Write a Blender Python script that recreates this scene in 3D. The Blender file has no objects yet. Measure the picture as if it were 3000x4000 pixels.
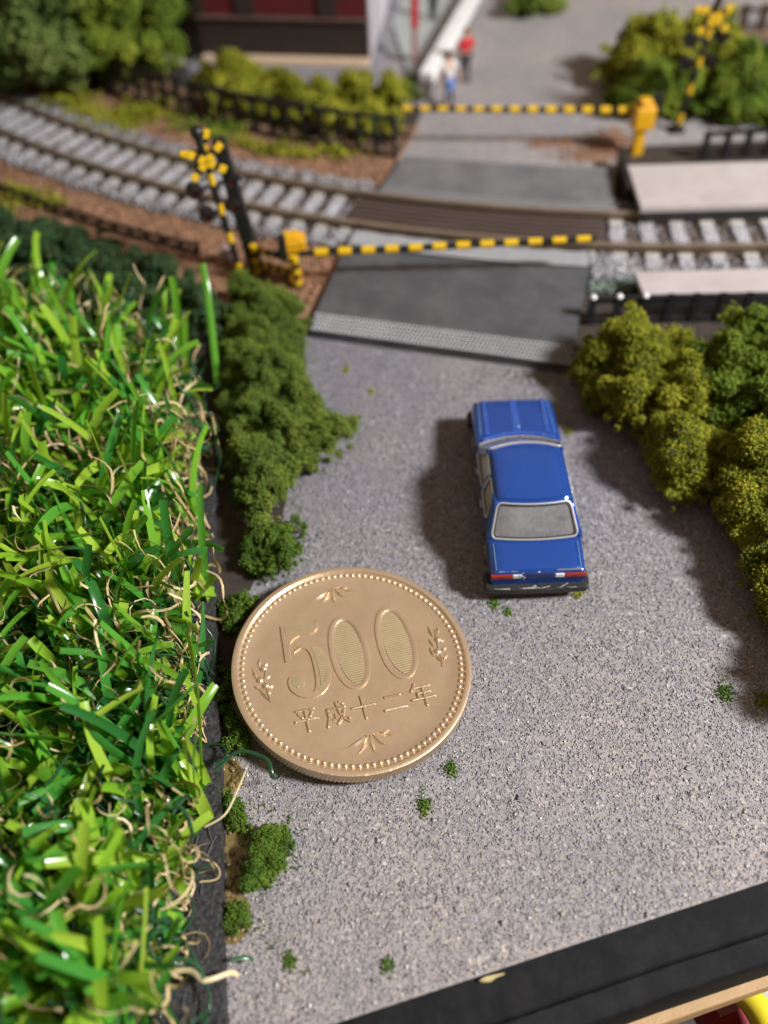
import bpy, bmesh, math, random
import numpy as np
from mathutils import Vector, Matrix, noise

# ------------------------------------------------------------------ camera, world, lamps, exposure
sc = bpy.context.scene
C = sc.collection
rnd = random.Random(11)
rng = np.random.default_rng(11)
rad = math.radians

PITCH, ROLL, CAM_H, FPX = rad(50.26232), rad(-2.6762), 8.93635, 3522.39      # 1 unit = 1 cm of the real diorama
_cp, _sp = math.cos(PITCH), math.sin(PITCH)
_xb, _yb, _fw = Vector((1, 0, 0)), Vector((0, _sp, _cp)), Vector((0, _cp, -_sp))
_c, _s = math.cos(ROLL), math.sin(ROLL)
_rt, _up = _xb * _c + _yb * _s, _yb * _c - _xb * _s
cam = bpy.data.cameras.new('camera')
cam.sensor_fit = 'VERTICAL'
cam.sensor_height = 36.0
cam.sensor_width = 27.0
cam.lens = FPX / 4000 * 36.0
cam.clip_start, cam.clip_end = 0.05, 500
cam.dof.use_dof = True
cam.dof.focus_distance = 9.55
cam.dof.aperture_fstop = 0.152
cam_o = bpy.data.objects.new('camera', cam)
C.objects.link(cam_o)
m = Matrix.Identity(4)
for i in range(3):
    m[i][0], m[i][1], m[i][2] = _rt[i], _up[i], -_fw[i]
m[2][3] = CAM_H
cam_o.matrix_world = m
sc.camera = cam_o

w = bpy.data.worlds.new('World')
sc.world = w
w.use_nodes = True
bg = w.node_tree.nodes['Background']
bg.inputs[0].default_value = (1.0, 0.68, 0.46, 1)
bg.inputs[1].default_value = 0.135


def area_lamp(name, direction, dist, size, power, col, aim=(1, 8, 0)):
    l = bpy.data.lights.new(name, 'AREA')
    l.shape = 'DISK'
    l.size = size
    l.energy = power
    l.color = col
    o = bpy.data.objects.new(name, l)
    C.objects.link(o)
    d = Vector(direction).normalized()
    o.location = Vector(aim) + d * dist
    o.rotation_euler = d.to_track_quat('Z', 'Y').to_euler()
    return o


area_lamp('room_lamp', (1.03, -0.28, 1.0), 45, 7.2, 27000, (0.985, 0.972, 0.968), (1.5, 5.5, 0))
area_lamp('added_fill', (-0.1, 0.35, 1.0), 100, 170.0, 8000, (1.0, 0.80, 0.64))  # added overhead lamp, warm fill and something for the coin to reflect

sc.view_settings.view_transform = 'Standard'
sc.view_settings.look = 'None'
sc.view_settings.exposure = 0.5
sc.view_settings.gamma = 1.0
sc.render.engine = 'CYCLES'
sc.cycles.use_denoising = True
sc.cycles.max_bounces = 6
sc.cycles.diffuse_bounces = 3
sc.cycles.glossy_bounces = 3
sc.cycles.transmission_bounces = 4
sc.cycles.sample_clamp_indirect = 4.0
sc.cycles.caustics_reflective = False
sc.cycles.caustics_refractive = False


# ------------------------------------------------------------------ helpers
def at(px, py, z=0.0):
    """the place on the level z that the photograph shows at (px, py) of 3000 x 4000"""
    x, y = (px - 1500) / FPX, -(py - 2000) / FPX
    d = _rt * x + _up * y + _fw
    t = (z - CAM_H) / d.z
    return Vector((d.x * t, d.y * t, z))


def tag(o, label=None, cat=None, group=None, kind=None):
    if label:
        o['label'] = label
    if cat:
        o['category'] = cat
    if group:
        o['group'] = group
    if kind:
        o['kind'] = kind
    return o


def thing(name, label, cat, loc=(0, 0, 0), rz=0.0, group=None):
    o = bpy.data.objects.new(name, None)
    o.empty_display_size = 0.2
    C.objects.link(o)
    o.location = loc
    o.rotation_euler = (0, 0, rz)
    return tag(o, label, cat, group)


class MB:
    def __init__(self):
        self.v, self.f = [], []

    def add(self, vs, fs):
        b = len(self.v)
        self.v += [tuple(p) for p in vs]
        self.f += [tuple(i + b for i in f) for f in fs]

    def box(self, c, s, rz=0.0, mat=None, taper=1.0):
        x, y, z = s[0] / 2, s[1] / 2, s[2] / 2
        q = [(-x, -y, -z), (x, -y, -z), (x, y, -z), (-x, y, -z), (-x * taper, -y * taper, z), (x * taper, -y * taper, z), (x * taper, y * taper, z), (-x * taper, y * taper, z)]
        M_ = mat if mat is not None else Matrix.Rotation(rz, 3, 'Z')
        self.add([Vector(c) + M_ @ Vector(p) for p in q],
                 [(0, 3, 2, 1), (4, 5, 6, 7), (0, 1, 5, 4), (1, 2, 6, 5), (2, 3, 7, 6), (3, 0, 4, 7)])

    def tube(self, path, r, n=8, cap=True, flat=1.0):
        P = [Vector(p) for p in path]
        rs = r if isinstance(r, (list, tuple)) else [r] * len(P)
        vs, fs = [], []
        prev = None
        for i, p in enumerate(P):
            t = (P[min(i + 1, len(P) - 1)] - P[max(i - 1, 0)]).normalized()
            if prev is None:
                a = t.orthogonal().normalized() if abs(t.z) > .9 else t.cross(Vector((0, 0, 1))).normalized()
            else:
                a = (prev - t * prev.dot(t)).normalized()
            prev = a
            b = t.cross(a)
            for k in range(n):
                th = 2 * math.pi * k / n
                vs.append(p + (a * math.cos(th) + b * math.sin(th) * flat) * rs[i])
        for i in range(len(P) - 1):
            for k in range(n):
                k2 = (k + 1) % n
                fs.append((i * n + k, i * n + k2, (i + 1) * n + k2, (i + 1) * n + k))
        if cap:
            fs.append(tuple(range(n))[::-1])
            fs.append(tuple((len(P) - 1) * n + k for k in range(n)))
        self.add(vs, fs)

    def lathe(self, prof, n=24, c=(0, 0, 0), axis='z'):
        vs, fs = [], []
        for (r, z) in prof:
            for k in range(n):
                th = 2 * math.pi * k / n
                p = (r * math.cos(th), r * math.sin(th), z)
                if axis == 'x':
                    p = (z, p[0], p[1])
                elif axis == 'y':
                    p = (p[0], z, p[1])
                vs.append(Vector(c) + Vector(p))
        for i in range(len(prof) - 1):
            for k in range(n):
                k2 = (k + 1) % n
                fs.append((i * n + k, i * n + k2, (i + 1) * n + k2, (i + 1) * n + k))
        fs.append(tuple(range(n))[::-1])
        fs.append(tuple((len(prof) - 1) * n + k for k in range(n)))
        self.add(vs, fs)

    def prism(self, poly, z0, z1, inset=0.0):
        """poly: (x, y) counter-clockwise or not; the top can be drawn in a little for a soft edge"""
        n = len(poly)
        P = [Vector((p[0], p[1])) for p in poly]
        ar = sum(P[i].x * P[(i + 1) % n].y - P[(i + 1) % n].x * P[i].y for i in range(n))
        if ar < 0:
            P = P[::-1]
        top = []
        for i in range(n):
            a, b, c = P[i - 1], P[i], P[(i + 1) % n]
            e1, e2 = (b - a), (c - b)
            n1, n2 = Vector((-e1.y, e1.x)), Vector((-e2.y, e2.x))
            nn = (n1.normalized() if n1.length else n1) + (n2.normalized() if n2.length else n2)
            top.append(b + (nn.normalized() if nn.length else nn) * inset)
        vs = [(p.x, p.y, z0) for p in P] + [(p.x, p.y, z1) for p in top]
        fs = [tuple(range(n))[::-1], tuple(range(n, 2 * n))]
        fs += [(i, (i + 1) % n, n + (i + 1) % n, n + i) for i in range(n)]
        self.add(vs, fs)

    def dome(self, c, r, h, n=8, rings=3):
        vs, fs = [], []
        for i in range(rings):
            a = i / rings * math.pi / 2
            for k in range(n):
                th = 2 * math.pi * k / n
                vs.append((c[0] + r * math.cos(a) * math.cos(th), c[1] + r * math.cos(a) * math.sin(th), c[2] + h * math.sin(a)))
        vs.append((c[0], c[1], c[2] + h))
        for i in range(rings - 1):
            for k in range(n):
                k2 = (k + 1) % n
                fs.append((i * n + k, i * n + k2, (i + 1) * n + k2, (i + 1) * n + k))
        for k in range(n):
            fs.append(((rings - 1) * n + k, (rings - 1) * n + (k + 1) % n, rings * n))
        self.add(vs, fs)

    def mesh(self, name, smooth=False):
        me = bpy.data.meshes.new(name)
        me.from_pydata(self.v, [], self.f)
        me.update()
        if smooth:
            me.shade_smooth()
        return me


def link(name, me, mat=None, parent=None, loc=None, kind=None):
    o = bpy.data.objects.new(name, me)
    C.objects.link(o)
    if mat is not None and len(me.materials) == 0:
        me.materials.append(mat)
    if parent is not None:
        o.parent = parent
    if loc is not None:
        o.location = loc
    if kind:
        o['kind'] = kind
    return o


def obj(name, mb, mat, parent=None, loc=None, smooth=False, bevel=0.0, seg=2, kind=None, angle=35):
    me = mb.mesh(name, smooth)
    if smooth:
        try:
            me.set_sharp_from_angle(angle=rad(angle))
        except Exception:
            pass
    o = link(name, me, mat, parent, loc, kind)
    if bevel > 0:
        b = o.modifiers.new('bevel', 'BEVEL')
        b.width = bevel
        b.segments = seg
        b.limit_method = 'ANGLE'
        b.angle_limit = rad(30)
    return o


def np_mesh(name, V, F):
    V = np.asarray(V, np.float32).reshape(-1, 3)
    F = np.asarray(F, np.int32)
    k = F.shape[1]
    me = bpy.data.meshes.new(name)
    me.vertices.add(len(V))
    me.vertices.foreach_set('co', V.ravel())
    me.loops.add(F.size)
    me.loops.foreach_set('vertex_index', F.ravel())
    me.polygons.add(len(F))
    me.polygons.foreach_set('loop_start', np.arange(0, F.size, k, dtype=np.int32))
    me.update(calc_edges=True)
    me.validate()
    return me


TET = np.array([[1, 1, 1], [-1, -1, 1], [-1, 1, -1], [1, -1, -1]], float) / math.sqrt(3)
TETF = np.array([[0, 1, 2], [0, 3, 1], [0, 2, 3], [1, 3, 2]])


def rand_rot(n, r=rng):
    q = r.normal(size=(n, 4))
    q /= np.linalg.norm(q, axis=1)[:, None]
    a, b, c, d = q.T
    return np.stack([np.stack([1 - 2 * (c * c + d * d), 2 * (b * c - a * d), 2 * (b * d + a * c)], 1),
                     np.stack([2 * (b * c + a * d), 1 - 2 * (b * b + d * d), 2 * (c * d - a * b)], 1),
                     np.stack([2 * (b * d - a * c), 2 * (c * d + a * b), 1 - 2 * (b * b + c * c)], 1)], 1)


def tetra_cloud(P, size, squash=(1, 1, 1), r=rng):
    """one little irregular tetrahedron at each point"""
    n = len(P)
    size = np.broadcast_to(size, (n,))
    L = TET[None] * (1 + 0.45 * r.normal(size=(n, 4, 1)).clip(-1.2, 1.2))
    L = np.einsum('nij,nkj->nki', rand_rot(n, r), L) * size[:, None, None]
    L = L * np.array(squash)
    V = P[:, None, :] + L
    F = (np.arange(n)[:, None, None] * 4 + TETF[None]).reshape(-1, 3)
    return V.reshape(-1, 3), F


# ------------------------------------------------------------------ materials
def new_mat(name):
    mt = bpy.data.materials.new(name)
    mt.use_nodes = True
    nt = mt.node_tree
    return mt, nt, nt.nodes['Principled BSDF']


def N(nt, kind, **kw):
    n = nt.nodes.new(kind)
    for k, v in kw.items():
        if k in n.inputs:
            n.inputs[k].default_value = v
        else:
            setattr(n, k, v)
    return n


def ramp(nt, fac, stops, interp='LINEAR'):
    r = nt.nodes.new('ShaderNodeValToRGB')
    cr = r.color_ramp
    cr.interpolation = interp
    while len(cr.elements) < len(stops):
        cr.elements.new(0.5)
    for e, (p, c) in zip(cr.elements, stops):
        e.position = p
        e.color = (*c, 1) if len(c) == 3 else c
    nt.links.new(fac, r.inputs[0])
    return r.outputs[0]


def mixc(nt, fac, a, b, mode='MIX'):
    mx = nt.nodes.new('ShaderNodeMix')
    mx.data_type = 'RGBA'
    mx.blend_type = mode
    for sock, v in ((mx.inputs[0], fac), (mx.inputs[6], a), (mx.inputs[7], b)):
        if isinstance(v, (int, float)):
            sock.default_value = v
        elif isinstance(v, tuple):
            sock.default_value = (*v, 1)
        else:
            nt.links.new(v, sock)
    return mx.outputs[2]


def M(name, col, col2=None, scale=3.0, rough=0.5, metal=0.0, bump=0.0, bscale=30.0, spec=0.5, coat=0.0, dust=0.0, dcol=(.35, .33, .31), dscale=14.0):
    mt, nt, p = new_mat(name)
    tc = N(nt, 'ShaderNodeTexCoord')
    nz = N(nt, 'ShaderNodeTexNoise', Scale=scale, Detail=5.0, Roughness=0.6)
    nt.links.new(tc.outputs['Object'], nz.inputs['Vector'])
    c2 = col2 or tuple(min(1, c * 0.8) for c in col)
    out = ramp(nt, nz.outputs['Fac'], [(0.3, col), (0.7, c2)])
    if dust > 0:
        n2 = N(nt, 'ShaderNodeTexNoise', Scale=dscale, Detail=8.0, Roughness=0.75)
        nt.links.new(tc.outputs['Object'], n2.inputs['Vector'])
        f = ramp(nt, n2.outputs['Fac'], [(0.45, (0, 0, 0)), (0.75, (dust, dust, dust))])
        out = mixc(nt, f, out, dcol)
    nt.links.new(out, p.inputs['Base Color'])
    p.inputs['Metallic'].default_value = metal
    rr = N(nt, 'ShaderNodeMapRange')
    nt.links.new(nz.outputs['Fac'], rr.inputs[0])
    rr.inputs[3].default_value = max(0.02, rough - 0.07)
    rr.inputs[4].default_value = min(1, rough + 0.07)
    nt.links.new(rr.outputs[0], p.inputs['Roughness'])
    p.inputs['Specular IOR Level'].default_value = spec
    p.inputs['Coat Weight'].default_value = coat
    p.inputs['Coat Roughness'].default_value = 0.08
    if bump > 0:
        nb = N(nt, 'ShaderNodeTexNoise', Scale=bscale, Detail=4.0)
        nt.links.new(tc.outputs['Object'], nb.inputs['Vector'])
        bn = N(nt, 'ShaderNodeBump', Strength=bump, Distance=0.02)
        nt.links.new(nb.outputs['Fac'], bn.inputs['Height'])
        nt.links.new(bn.outputs[0], p.inputs['Normal'])
    return mt


def M_bits(name, stops, nscale=2.0, nmix=0.35, rough=0.9, spec=0.2, transl=0.0, objrand=False, interp='LINEAR', rough_lo=None):
    """colour by piece (random per island) blended with a slow noise"""
    mt, nt, p = new_mat(name)
    tc = N(nt, 'ShaderNodeTexCoord')
    ge = N(nt, 'ShaderNodeNewGeometry')
    nz = N(nt, 'ShaderNodeTexNoise', Scale=nscale, Detail=4.0)
    nt.links.new(tc.outputs['Object'], nz.inputs['Vector'])
    val = ge.outputs['Random Per Island']
    if objrand:
        oi = N(nt, 'ShaderNodeObjectInfo')
        ad = N(nt, 'ShaderNodeMath', operation='ADD')
        nt.links.new(val, ad.inputs[0])
        nt.links.new(oi.outputs['Random'], ad.inputs[1])
        fr = N(nt, 'ShaderNodeMath', operation='FRACT')
        nt.links.new(ad.outputs[0], fr.inputs[0])
        val = fr.outputs[0]
    mr = N(nt, 'ShaderNodeMapRange')
    nt.links.new(nz.outputs['Fac'], mr.inputs[0])
    mr.inputs[1].default_value, mr.inputs[2].default_value = 0.28, 0.72
    mx = N(nt, 'ShaderNodeMix')
    mx.inputs[0].default_value = nmix
    nt.links.new(val, mx.inputs[2])
    nt.links.new(mr.outputs[0], mx.inputs[3])
    out = ramp(nt, mx.outputs[0], stops, interp)
    nt.links.new(out, p.inputs['Base Color'])
    p.inputs['Roughness'].default_value = rough
    if rough_lo is not None:
        r2 = N(nt, 'ShaderNodeMapRange')
        nt.links.new(ge.outputs['Random Per Island'], r2.inputs[0])
        r2.inputs[3].default_value, r2.inputs[4].default_value = rough, rough_lo
        nt.links.new(r2.outputs[0], p.inputs['Roughness'])
    p.inputs['Specular IOR Level'].default_value = spec
    if transl > 0:
        tr = N(nt, 'ShaderNodeBsdfTranslucent')
        nt.links.new(out, tr.inputs[0])
        ms = N(nt, 'ShaderNodeMixShader')
        ms.inputs[0].default_value = transl
        nt.links.new(p.outputs[0], ms.inputs[1])
        nt.links.new(tr.outputs[0], ms.inputs[2])
        nt.links.new(ms.outputs[0], nt.nodes['Material Output'].inputs[0])
    return mt


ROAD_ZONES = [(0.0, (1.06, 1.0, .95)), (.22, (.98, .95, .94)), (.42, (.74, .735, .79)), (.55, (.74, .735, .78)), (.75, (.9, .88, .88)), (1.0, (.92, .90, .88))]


def map01(nt, sock, lo, hi):
    mr = N(nt, 'ShaderNodeMapRange')
    nt.links.new(sock, mr.inputs[0])
    mr.inputs[1].default_value, mr.inputs[2].default_value = lo, hi
    return mr.outputs[0]


def M_road():
    mt, nt, p = new_mat('sanded_road')
    tc = N(nt, 'ShaderNodeTexCoord')
    vo = N(nt, 'ShaderNodeTexVoronoi', Scale=34.0)
    nt.links.new(tc.outputs['Object'], vo.inputs['Vector'])
    sx = N(nt, 'ShaderNodeSeparateColor')
    nt.links.new(vo.outputs['Color'], sx.inputs[0])
    base = ramp(nt, sx.outputs[0], [(0.0, (.22, .22, .235)), (.35, (.30, .30, .32)), (.7, (.36, .355, .37)), (.93, (.39, .36, .32)), (1.0, (.55, .55, .56))])
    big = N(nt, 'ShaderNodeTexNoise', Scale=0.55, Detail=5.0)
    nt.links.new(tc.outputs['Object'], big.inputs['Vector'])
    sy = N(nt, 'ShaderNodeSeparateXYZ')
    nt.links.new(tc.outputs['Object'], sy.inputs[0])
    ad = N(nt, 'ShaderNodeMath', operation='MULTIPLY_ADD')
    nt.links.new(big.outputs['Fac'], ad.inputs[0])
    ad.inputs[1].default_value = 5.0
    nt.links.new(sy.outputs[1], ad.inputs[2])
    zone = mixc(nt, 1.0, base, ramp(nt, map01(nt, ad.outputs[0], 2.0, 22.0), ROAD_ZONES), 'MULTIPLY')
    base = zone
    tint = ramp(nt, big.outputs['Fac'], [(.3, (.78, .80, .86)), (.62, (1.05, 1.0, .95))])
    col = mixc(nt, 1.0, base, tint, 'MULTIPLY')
    st = N(nt, 'ShaderNodeTexNoise', Scale=2.6, Detail=6.0, Roughness=.65)
    nt.links.new(tc.outputs['Object'], st.inputs['Vector'])
    f = ramp(nt, st.outputs['Fac'], [(.60, (0, 0, 0)), (.78, (.45, .45, .45))])
    col = mixc(nt, f, col, (.24, .18, .13))
    nt.links.new(col, p.inputs['Base Color'])
    p.inputs['Roughness'].default_value = 0.75
    bn = N(nt, 'ShaderNodeBump', Strength=0.2, Distance=0.012)
    nt.links.new(vo.outputs['Distance'], bn.inputs['Height'])
    nt.links.new(bn.outputs[0], p.inputs['Normal'])
    return mt


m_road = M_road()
m_grit = M_bits('road_grit', [(0, (.15, .15, .17)), (.2, (.27, .27, .30)), (.6, (.38, .375, .40)), (.84, (.46, .43, .39)), (.95, (.62, .61, .6)), (1, (.85, .85, .85))], nscale=.8, nmix=.12, rough=.75, rough_lo=.10, spec=.5)
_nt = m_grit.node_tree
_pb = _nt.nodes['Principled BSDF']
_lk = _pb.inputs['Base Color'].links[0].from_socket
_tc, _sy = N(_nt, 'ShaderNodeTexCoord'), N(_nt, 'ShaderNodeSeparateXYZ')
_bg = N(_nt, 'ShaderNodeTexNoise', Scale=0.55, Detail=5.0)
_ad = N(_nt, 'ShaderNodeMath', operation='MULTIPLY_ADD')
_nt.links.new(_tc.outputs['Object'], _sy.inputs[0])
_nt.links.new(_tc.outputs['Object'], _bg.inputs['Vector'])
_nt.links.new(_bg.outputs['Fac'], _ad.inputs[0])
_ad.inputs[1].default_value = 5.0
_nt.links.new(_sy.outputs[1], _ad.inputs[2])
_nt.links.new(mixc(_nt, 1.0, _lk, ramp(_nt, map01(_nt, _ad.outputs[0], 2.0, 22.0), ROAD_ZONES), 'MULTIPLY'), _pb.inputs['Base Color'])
m_earth = M('brown_earth', (.36, .195, .11), (.21, .115, .06), scale=9, rough=.9, bump=.8, bscale=26, dust=.6, dcol=(.42, .28, .19), dscale=20)
m_earth_bits = M_bits('earth_grains', [(0, (.15, .08, .045)), (.5, (.36, .20, .115)), (.85, (.54, .34, .22)), (1, (.60, .48, .38))], rough=.8, nscale=1.2)
m_base = M('shade_dark_soil', (.055, .042, .032), (.028, .021, .016), scale=6, rough=.9, bump=.6)  # soil darkened to paint shade along the turf and behind the fence
m_moss = M_bits('green_foam', [(0, (.04, .09, .016)), (.3, (.105, .19, .027)), (.65, (.21, .29, .036)), (1, (.40, .44, .075))], nscale=1.7, nmix=.5, rough=.7, spec=.3, transl=.15)
m_moss_near = M_bits('fresh_green_foam', [(0, (.03, .08, .008)), (.4, (.08, .18, .012)), (.75, (.16, .27, .014)), (1, (.30, .38, .03))], nscale=2.5, nmix=.5, rough=.55, spec=.5, transl=.15)
m_yellow_foam = M_bits('yellow_green_foam', [(0, (.065, .09, .011)), (.3, (.23, .27, .02)), (.62, (.46, .46, .034)), (1, (.76, .70, .10))], nscale=1.6, nmix=.5, rough=.75, spec=.3, transl=.28)
m_mid_foam = M_bits('mid_green_foam', [(0, (.05, .11, .016)), (.35, (.16, .27, .034)), (.7, (.33, .40, .045)), (1, (.58, .58, .08))], nscale=1.0, nmix=.5, rough=.8, spec=.2, transl=.25)
m_dark_foam = M_bits('dark_green_lichen', [(0, (.016, .038, .016)), (.4, (.036, .08, .030)), (.75, (.065, .125, .045)), (1, (.13, .19, .07))], nscale=1.4, nmix=.5, rough=.8, spec=.2)
m_tree = M_bits('tree_foam', [(0, (.04, .085, .02)), (.4, (.12, .20, .045)), (.7, (.24, .30, .08)), (1, (.42, .44, .17))], nscale=.7, nmix=.6, rough=.85, spec=.2)
m_core = M('foam_core', (.03, .045, .012), (.05, .07, .015), scale=8, rough=.95)
m_bark = M('brown_bark', (.06, .035, .02), scale=20, rough=.9, bump=.5)


# ------------------------------------------------------------------ ground and setting
def sheet(name, pts, mat, z, label=None, res=None):
    mb = MB()
    mb.prism([(p[0], p[1]) for p in pts], z - 0.05, z)
    o = obj(name, mb, mat)
    return tag(o, label, kind='structure')


EDGE_A, EDGE_B = at(1300, 4000), at(3000, 3440)
_ed = (EDGE_B - EDGE_A).normalized()
_en = Vector((_ed.y, -_ed.x, 0))                       # points out of the board, to the viewer


def edge(t, off=0.0, z=0.0):
    p = EDGE_A + _ed * t + _en * off
    return Vector((p.x, p.y, z))


g = MB()
ground_poly = [edge(-14), edge(22), (30, 60), (-34, 60)]
g.prism([(p[0], p[1]) for p in ground_poly], -0.4, 0.0)
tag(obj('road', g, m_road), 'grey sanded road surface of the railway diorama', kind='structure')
tb = MB()
tb.box((0, 0, -6.2), (160, 160, 0.4))
tag(obj('table_top', tb, M('dark_table', (.035, .022, .014), (.02, .012, .01), rough=.5)), 'dark table top below the diorama', kind='structure')

# centre of the curved track, radii of both rails
TC = Vector((7.07, 35.29, 0))
R_NEAR, R_FAR = 22.77, 21.83


def arc(phi, r, z=0.0):
    """phi in degrees, 0 = straight towards the viewer from the centre, negative = left; straight on beyond 2"""
    if phi <= 2:
        a = rad(phi)
        return Vector((TC.x + r * math.sin(a), TC.y - r * math.cos(a), z))
    a = rad(2)
    s = rad(phi - 2) * 22.3
    return Vector((TC.x + r * math.sin(a) + s * math.cos(a), TC.y - r * math.cos(a) + s * math.sin(a), z))


# brown earth left of the crossing (both sides of the track)
em = MB()
nph = 26
outer = [arc(-62 + 43.2 * i / nph, 25.2) for i in range(nph + 1)]
inner = [arc(-62 + 43.4 * i / nph, 18.8) for i in range(nph + 1)]
em.prism([(p.x, p.y) for p in outer + inner[::-1]], -0.02, 0.014)
tag(obj('earth', em, m_earth), 'brown earth bank beside the curved track', kind='structure')
em2 = MB()
em2.prism([(2.9, 10.4), (30, 10.0), (30, 16.2), (4.9, 16.2), (4.5, 15.1), (4.25, 13.98), (3.55, 12.2)], -0.02, 0.012)
tag(obj('track_bed_ground', em2, m_base), 'dark brown ground beside the right platforms', kind='structure')
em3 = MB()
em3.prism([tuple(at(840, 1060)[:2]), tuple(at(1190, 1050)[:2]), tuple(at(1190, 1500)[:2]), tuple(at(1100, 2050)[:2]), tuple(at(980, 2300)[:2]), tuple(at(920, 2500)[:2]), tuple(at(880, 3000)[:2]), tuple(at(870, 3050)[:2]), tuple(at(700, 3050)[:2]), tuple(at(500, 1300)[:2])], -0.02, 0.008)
tag(obj('shade_soil_strip', em3, m_base), 'soil strip under the moss along the turf edge, painted dark for shade', kind='structure')  # soil coloured dark in place of the shade here


def in_poly(P, poly):
    x, y = P[:, 0], P[:, 1]
    ins = np.zeros(len(P), bool)
    n = len(poly)
    for i in range(n):
        x0, y0 = poly[i]
        x1, y1 = poly[(i + 1) % n]
        cond = (y0 > y) != (y1 > y)
        t = (x1 - x0) * (y - y0) / ((y1 - y0) if y1 != y0 else 1e-9) + x0
        ins ^= cond & (x < t)
    return ins


def poly_dist(P, poly):
    d = np.full(len(P), 1e9)
    n = len(poly)
    for i in range(n):
        a, b = np.array(poly[i]), np.array(poly[(i + 1) % n])
        ab = b - a
        t = np.clip(((P - a) @ ab) / (ab @ ab + 1e-12), 0, 1)
        d = np.minimum(d, np.linalg.norm(P - a - t[:, None] * ab, axis=1))
    return d


def sample_poly(poly, n, r=rng):
    A = np.array(poly)
    lo, hi = A.min(0), A.max(0)
    out = np.zeros((0, 2))
    while len(out) < n:
        P = lo + (hi - lo) * r.random((n * 2, 2))
        out = np.vstack([out, P[in_poly(P, poly)]])
    return out[:n]


def smooth_poly(p, it=1):
    for _ in range(it):
        q = []
        for i in range(len(p)):
            a, b = Vector(p[i]), Vector(p[(i + 1) % len(p)])
            q += [tuple(a * .78 + b * .22), tuple(a * .22 + b * .78)]
        p = q
    return p



# loose grit lying all over the near road
road_near = [tuple(edge(-1.0, -0.02)[:2]), tuple(edge(5.2, -0.02)[:2]), (5.0, 5.5), (4.3, 8.4), (2.9, 9.83), (-1.0, 10.95), (-1.5, 9.0), (-1.75, 6.0), (-1.65, 3.0)]
P2 = sample_poly(road_near, 90000)
sz = rng.uniform(.007, .0145, len(P2)) * (1 + .8 * (rng.random(len(P2)) > .988))
V, F = tetra_cloud(np.c_[P2, sz * .12], sz, (1.3, 1.3, .45))
P2b = sample_poly(road_near, 36)
szb = rng.uniform(.012, .028, len(P2b))
Vb, Fb = tetra_cloud(np.c_[P2b, szb * .35], szb, (1.1, 1.1, .75))
F = np.concatenate([F, Fb + len(V)])
V = np.concatenate([V, Vb])
tag(link('road_gravel', np_mesh('road_gravel', V, F), m_grit), 'fine grey and white grit covering the near road', kind='stuff')
P2 = sample_poly(road_near, 900)
V, F = tetra_cloud(np.c_[P2, np.full(len(P2), .010)], rng.uniform(.009, .017, len(P2)))
tag(link('quartz_chips', np_mesh('quartz_chips', V, F), M_bits('quartz', [(0, (.75, .75, .78)), (1, (.95, .95, .97))], rough=.12, spec=.9)), 'white glinting chips among the road grit', kind='stuff')
ep = [(p.x, p.y) for p in [arc(-50 + 31 * i / 12, 25.1) for i in range(13)] + [arc(-50 + 31 * i / 12, 19.0) for i in range(13)][::-1]]
P2 = sample_poly(ep, 15000)
sz = rng.uniform(.02, .05, len(P2))
V, F = tetra_cloud(np.c_[P2, .02 + sz * .4], sz, (1.1, 1.1, .8))
tag(link('earth_gravel', np_mesh('earth_gravel', V, F), m_earth_bits), 'coarse reddish brown ground material beside the curved track', kind='stuff')


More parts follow.
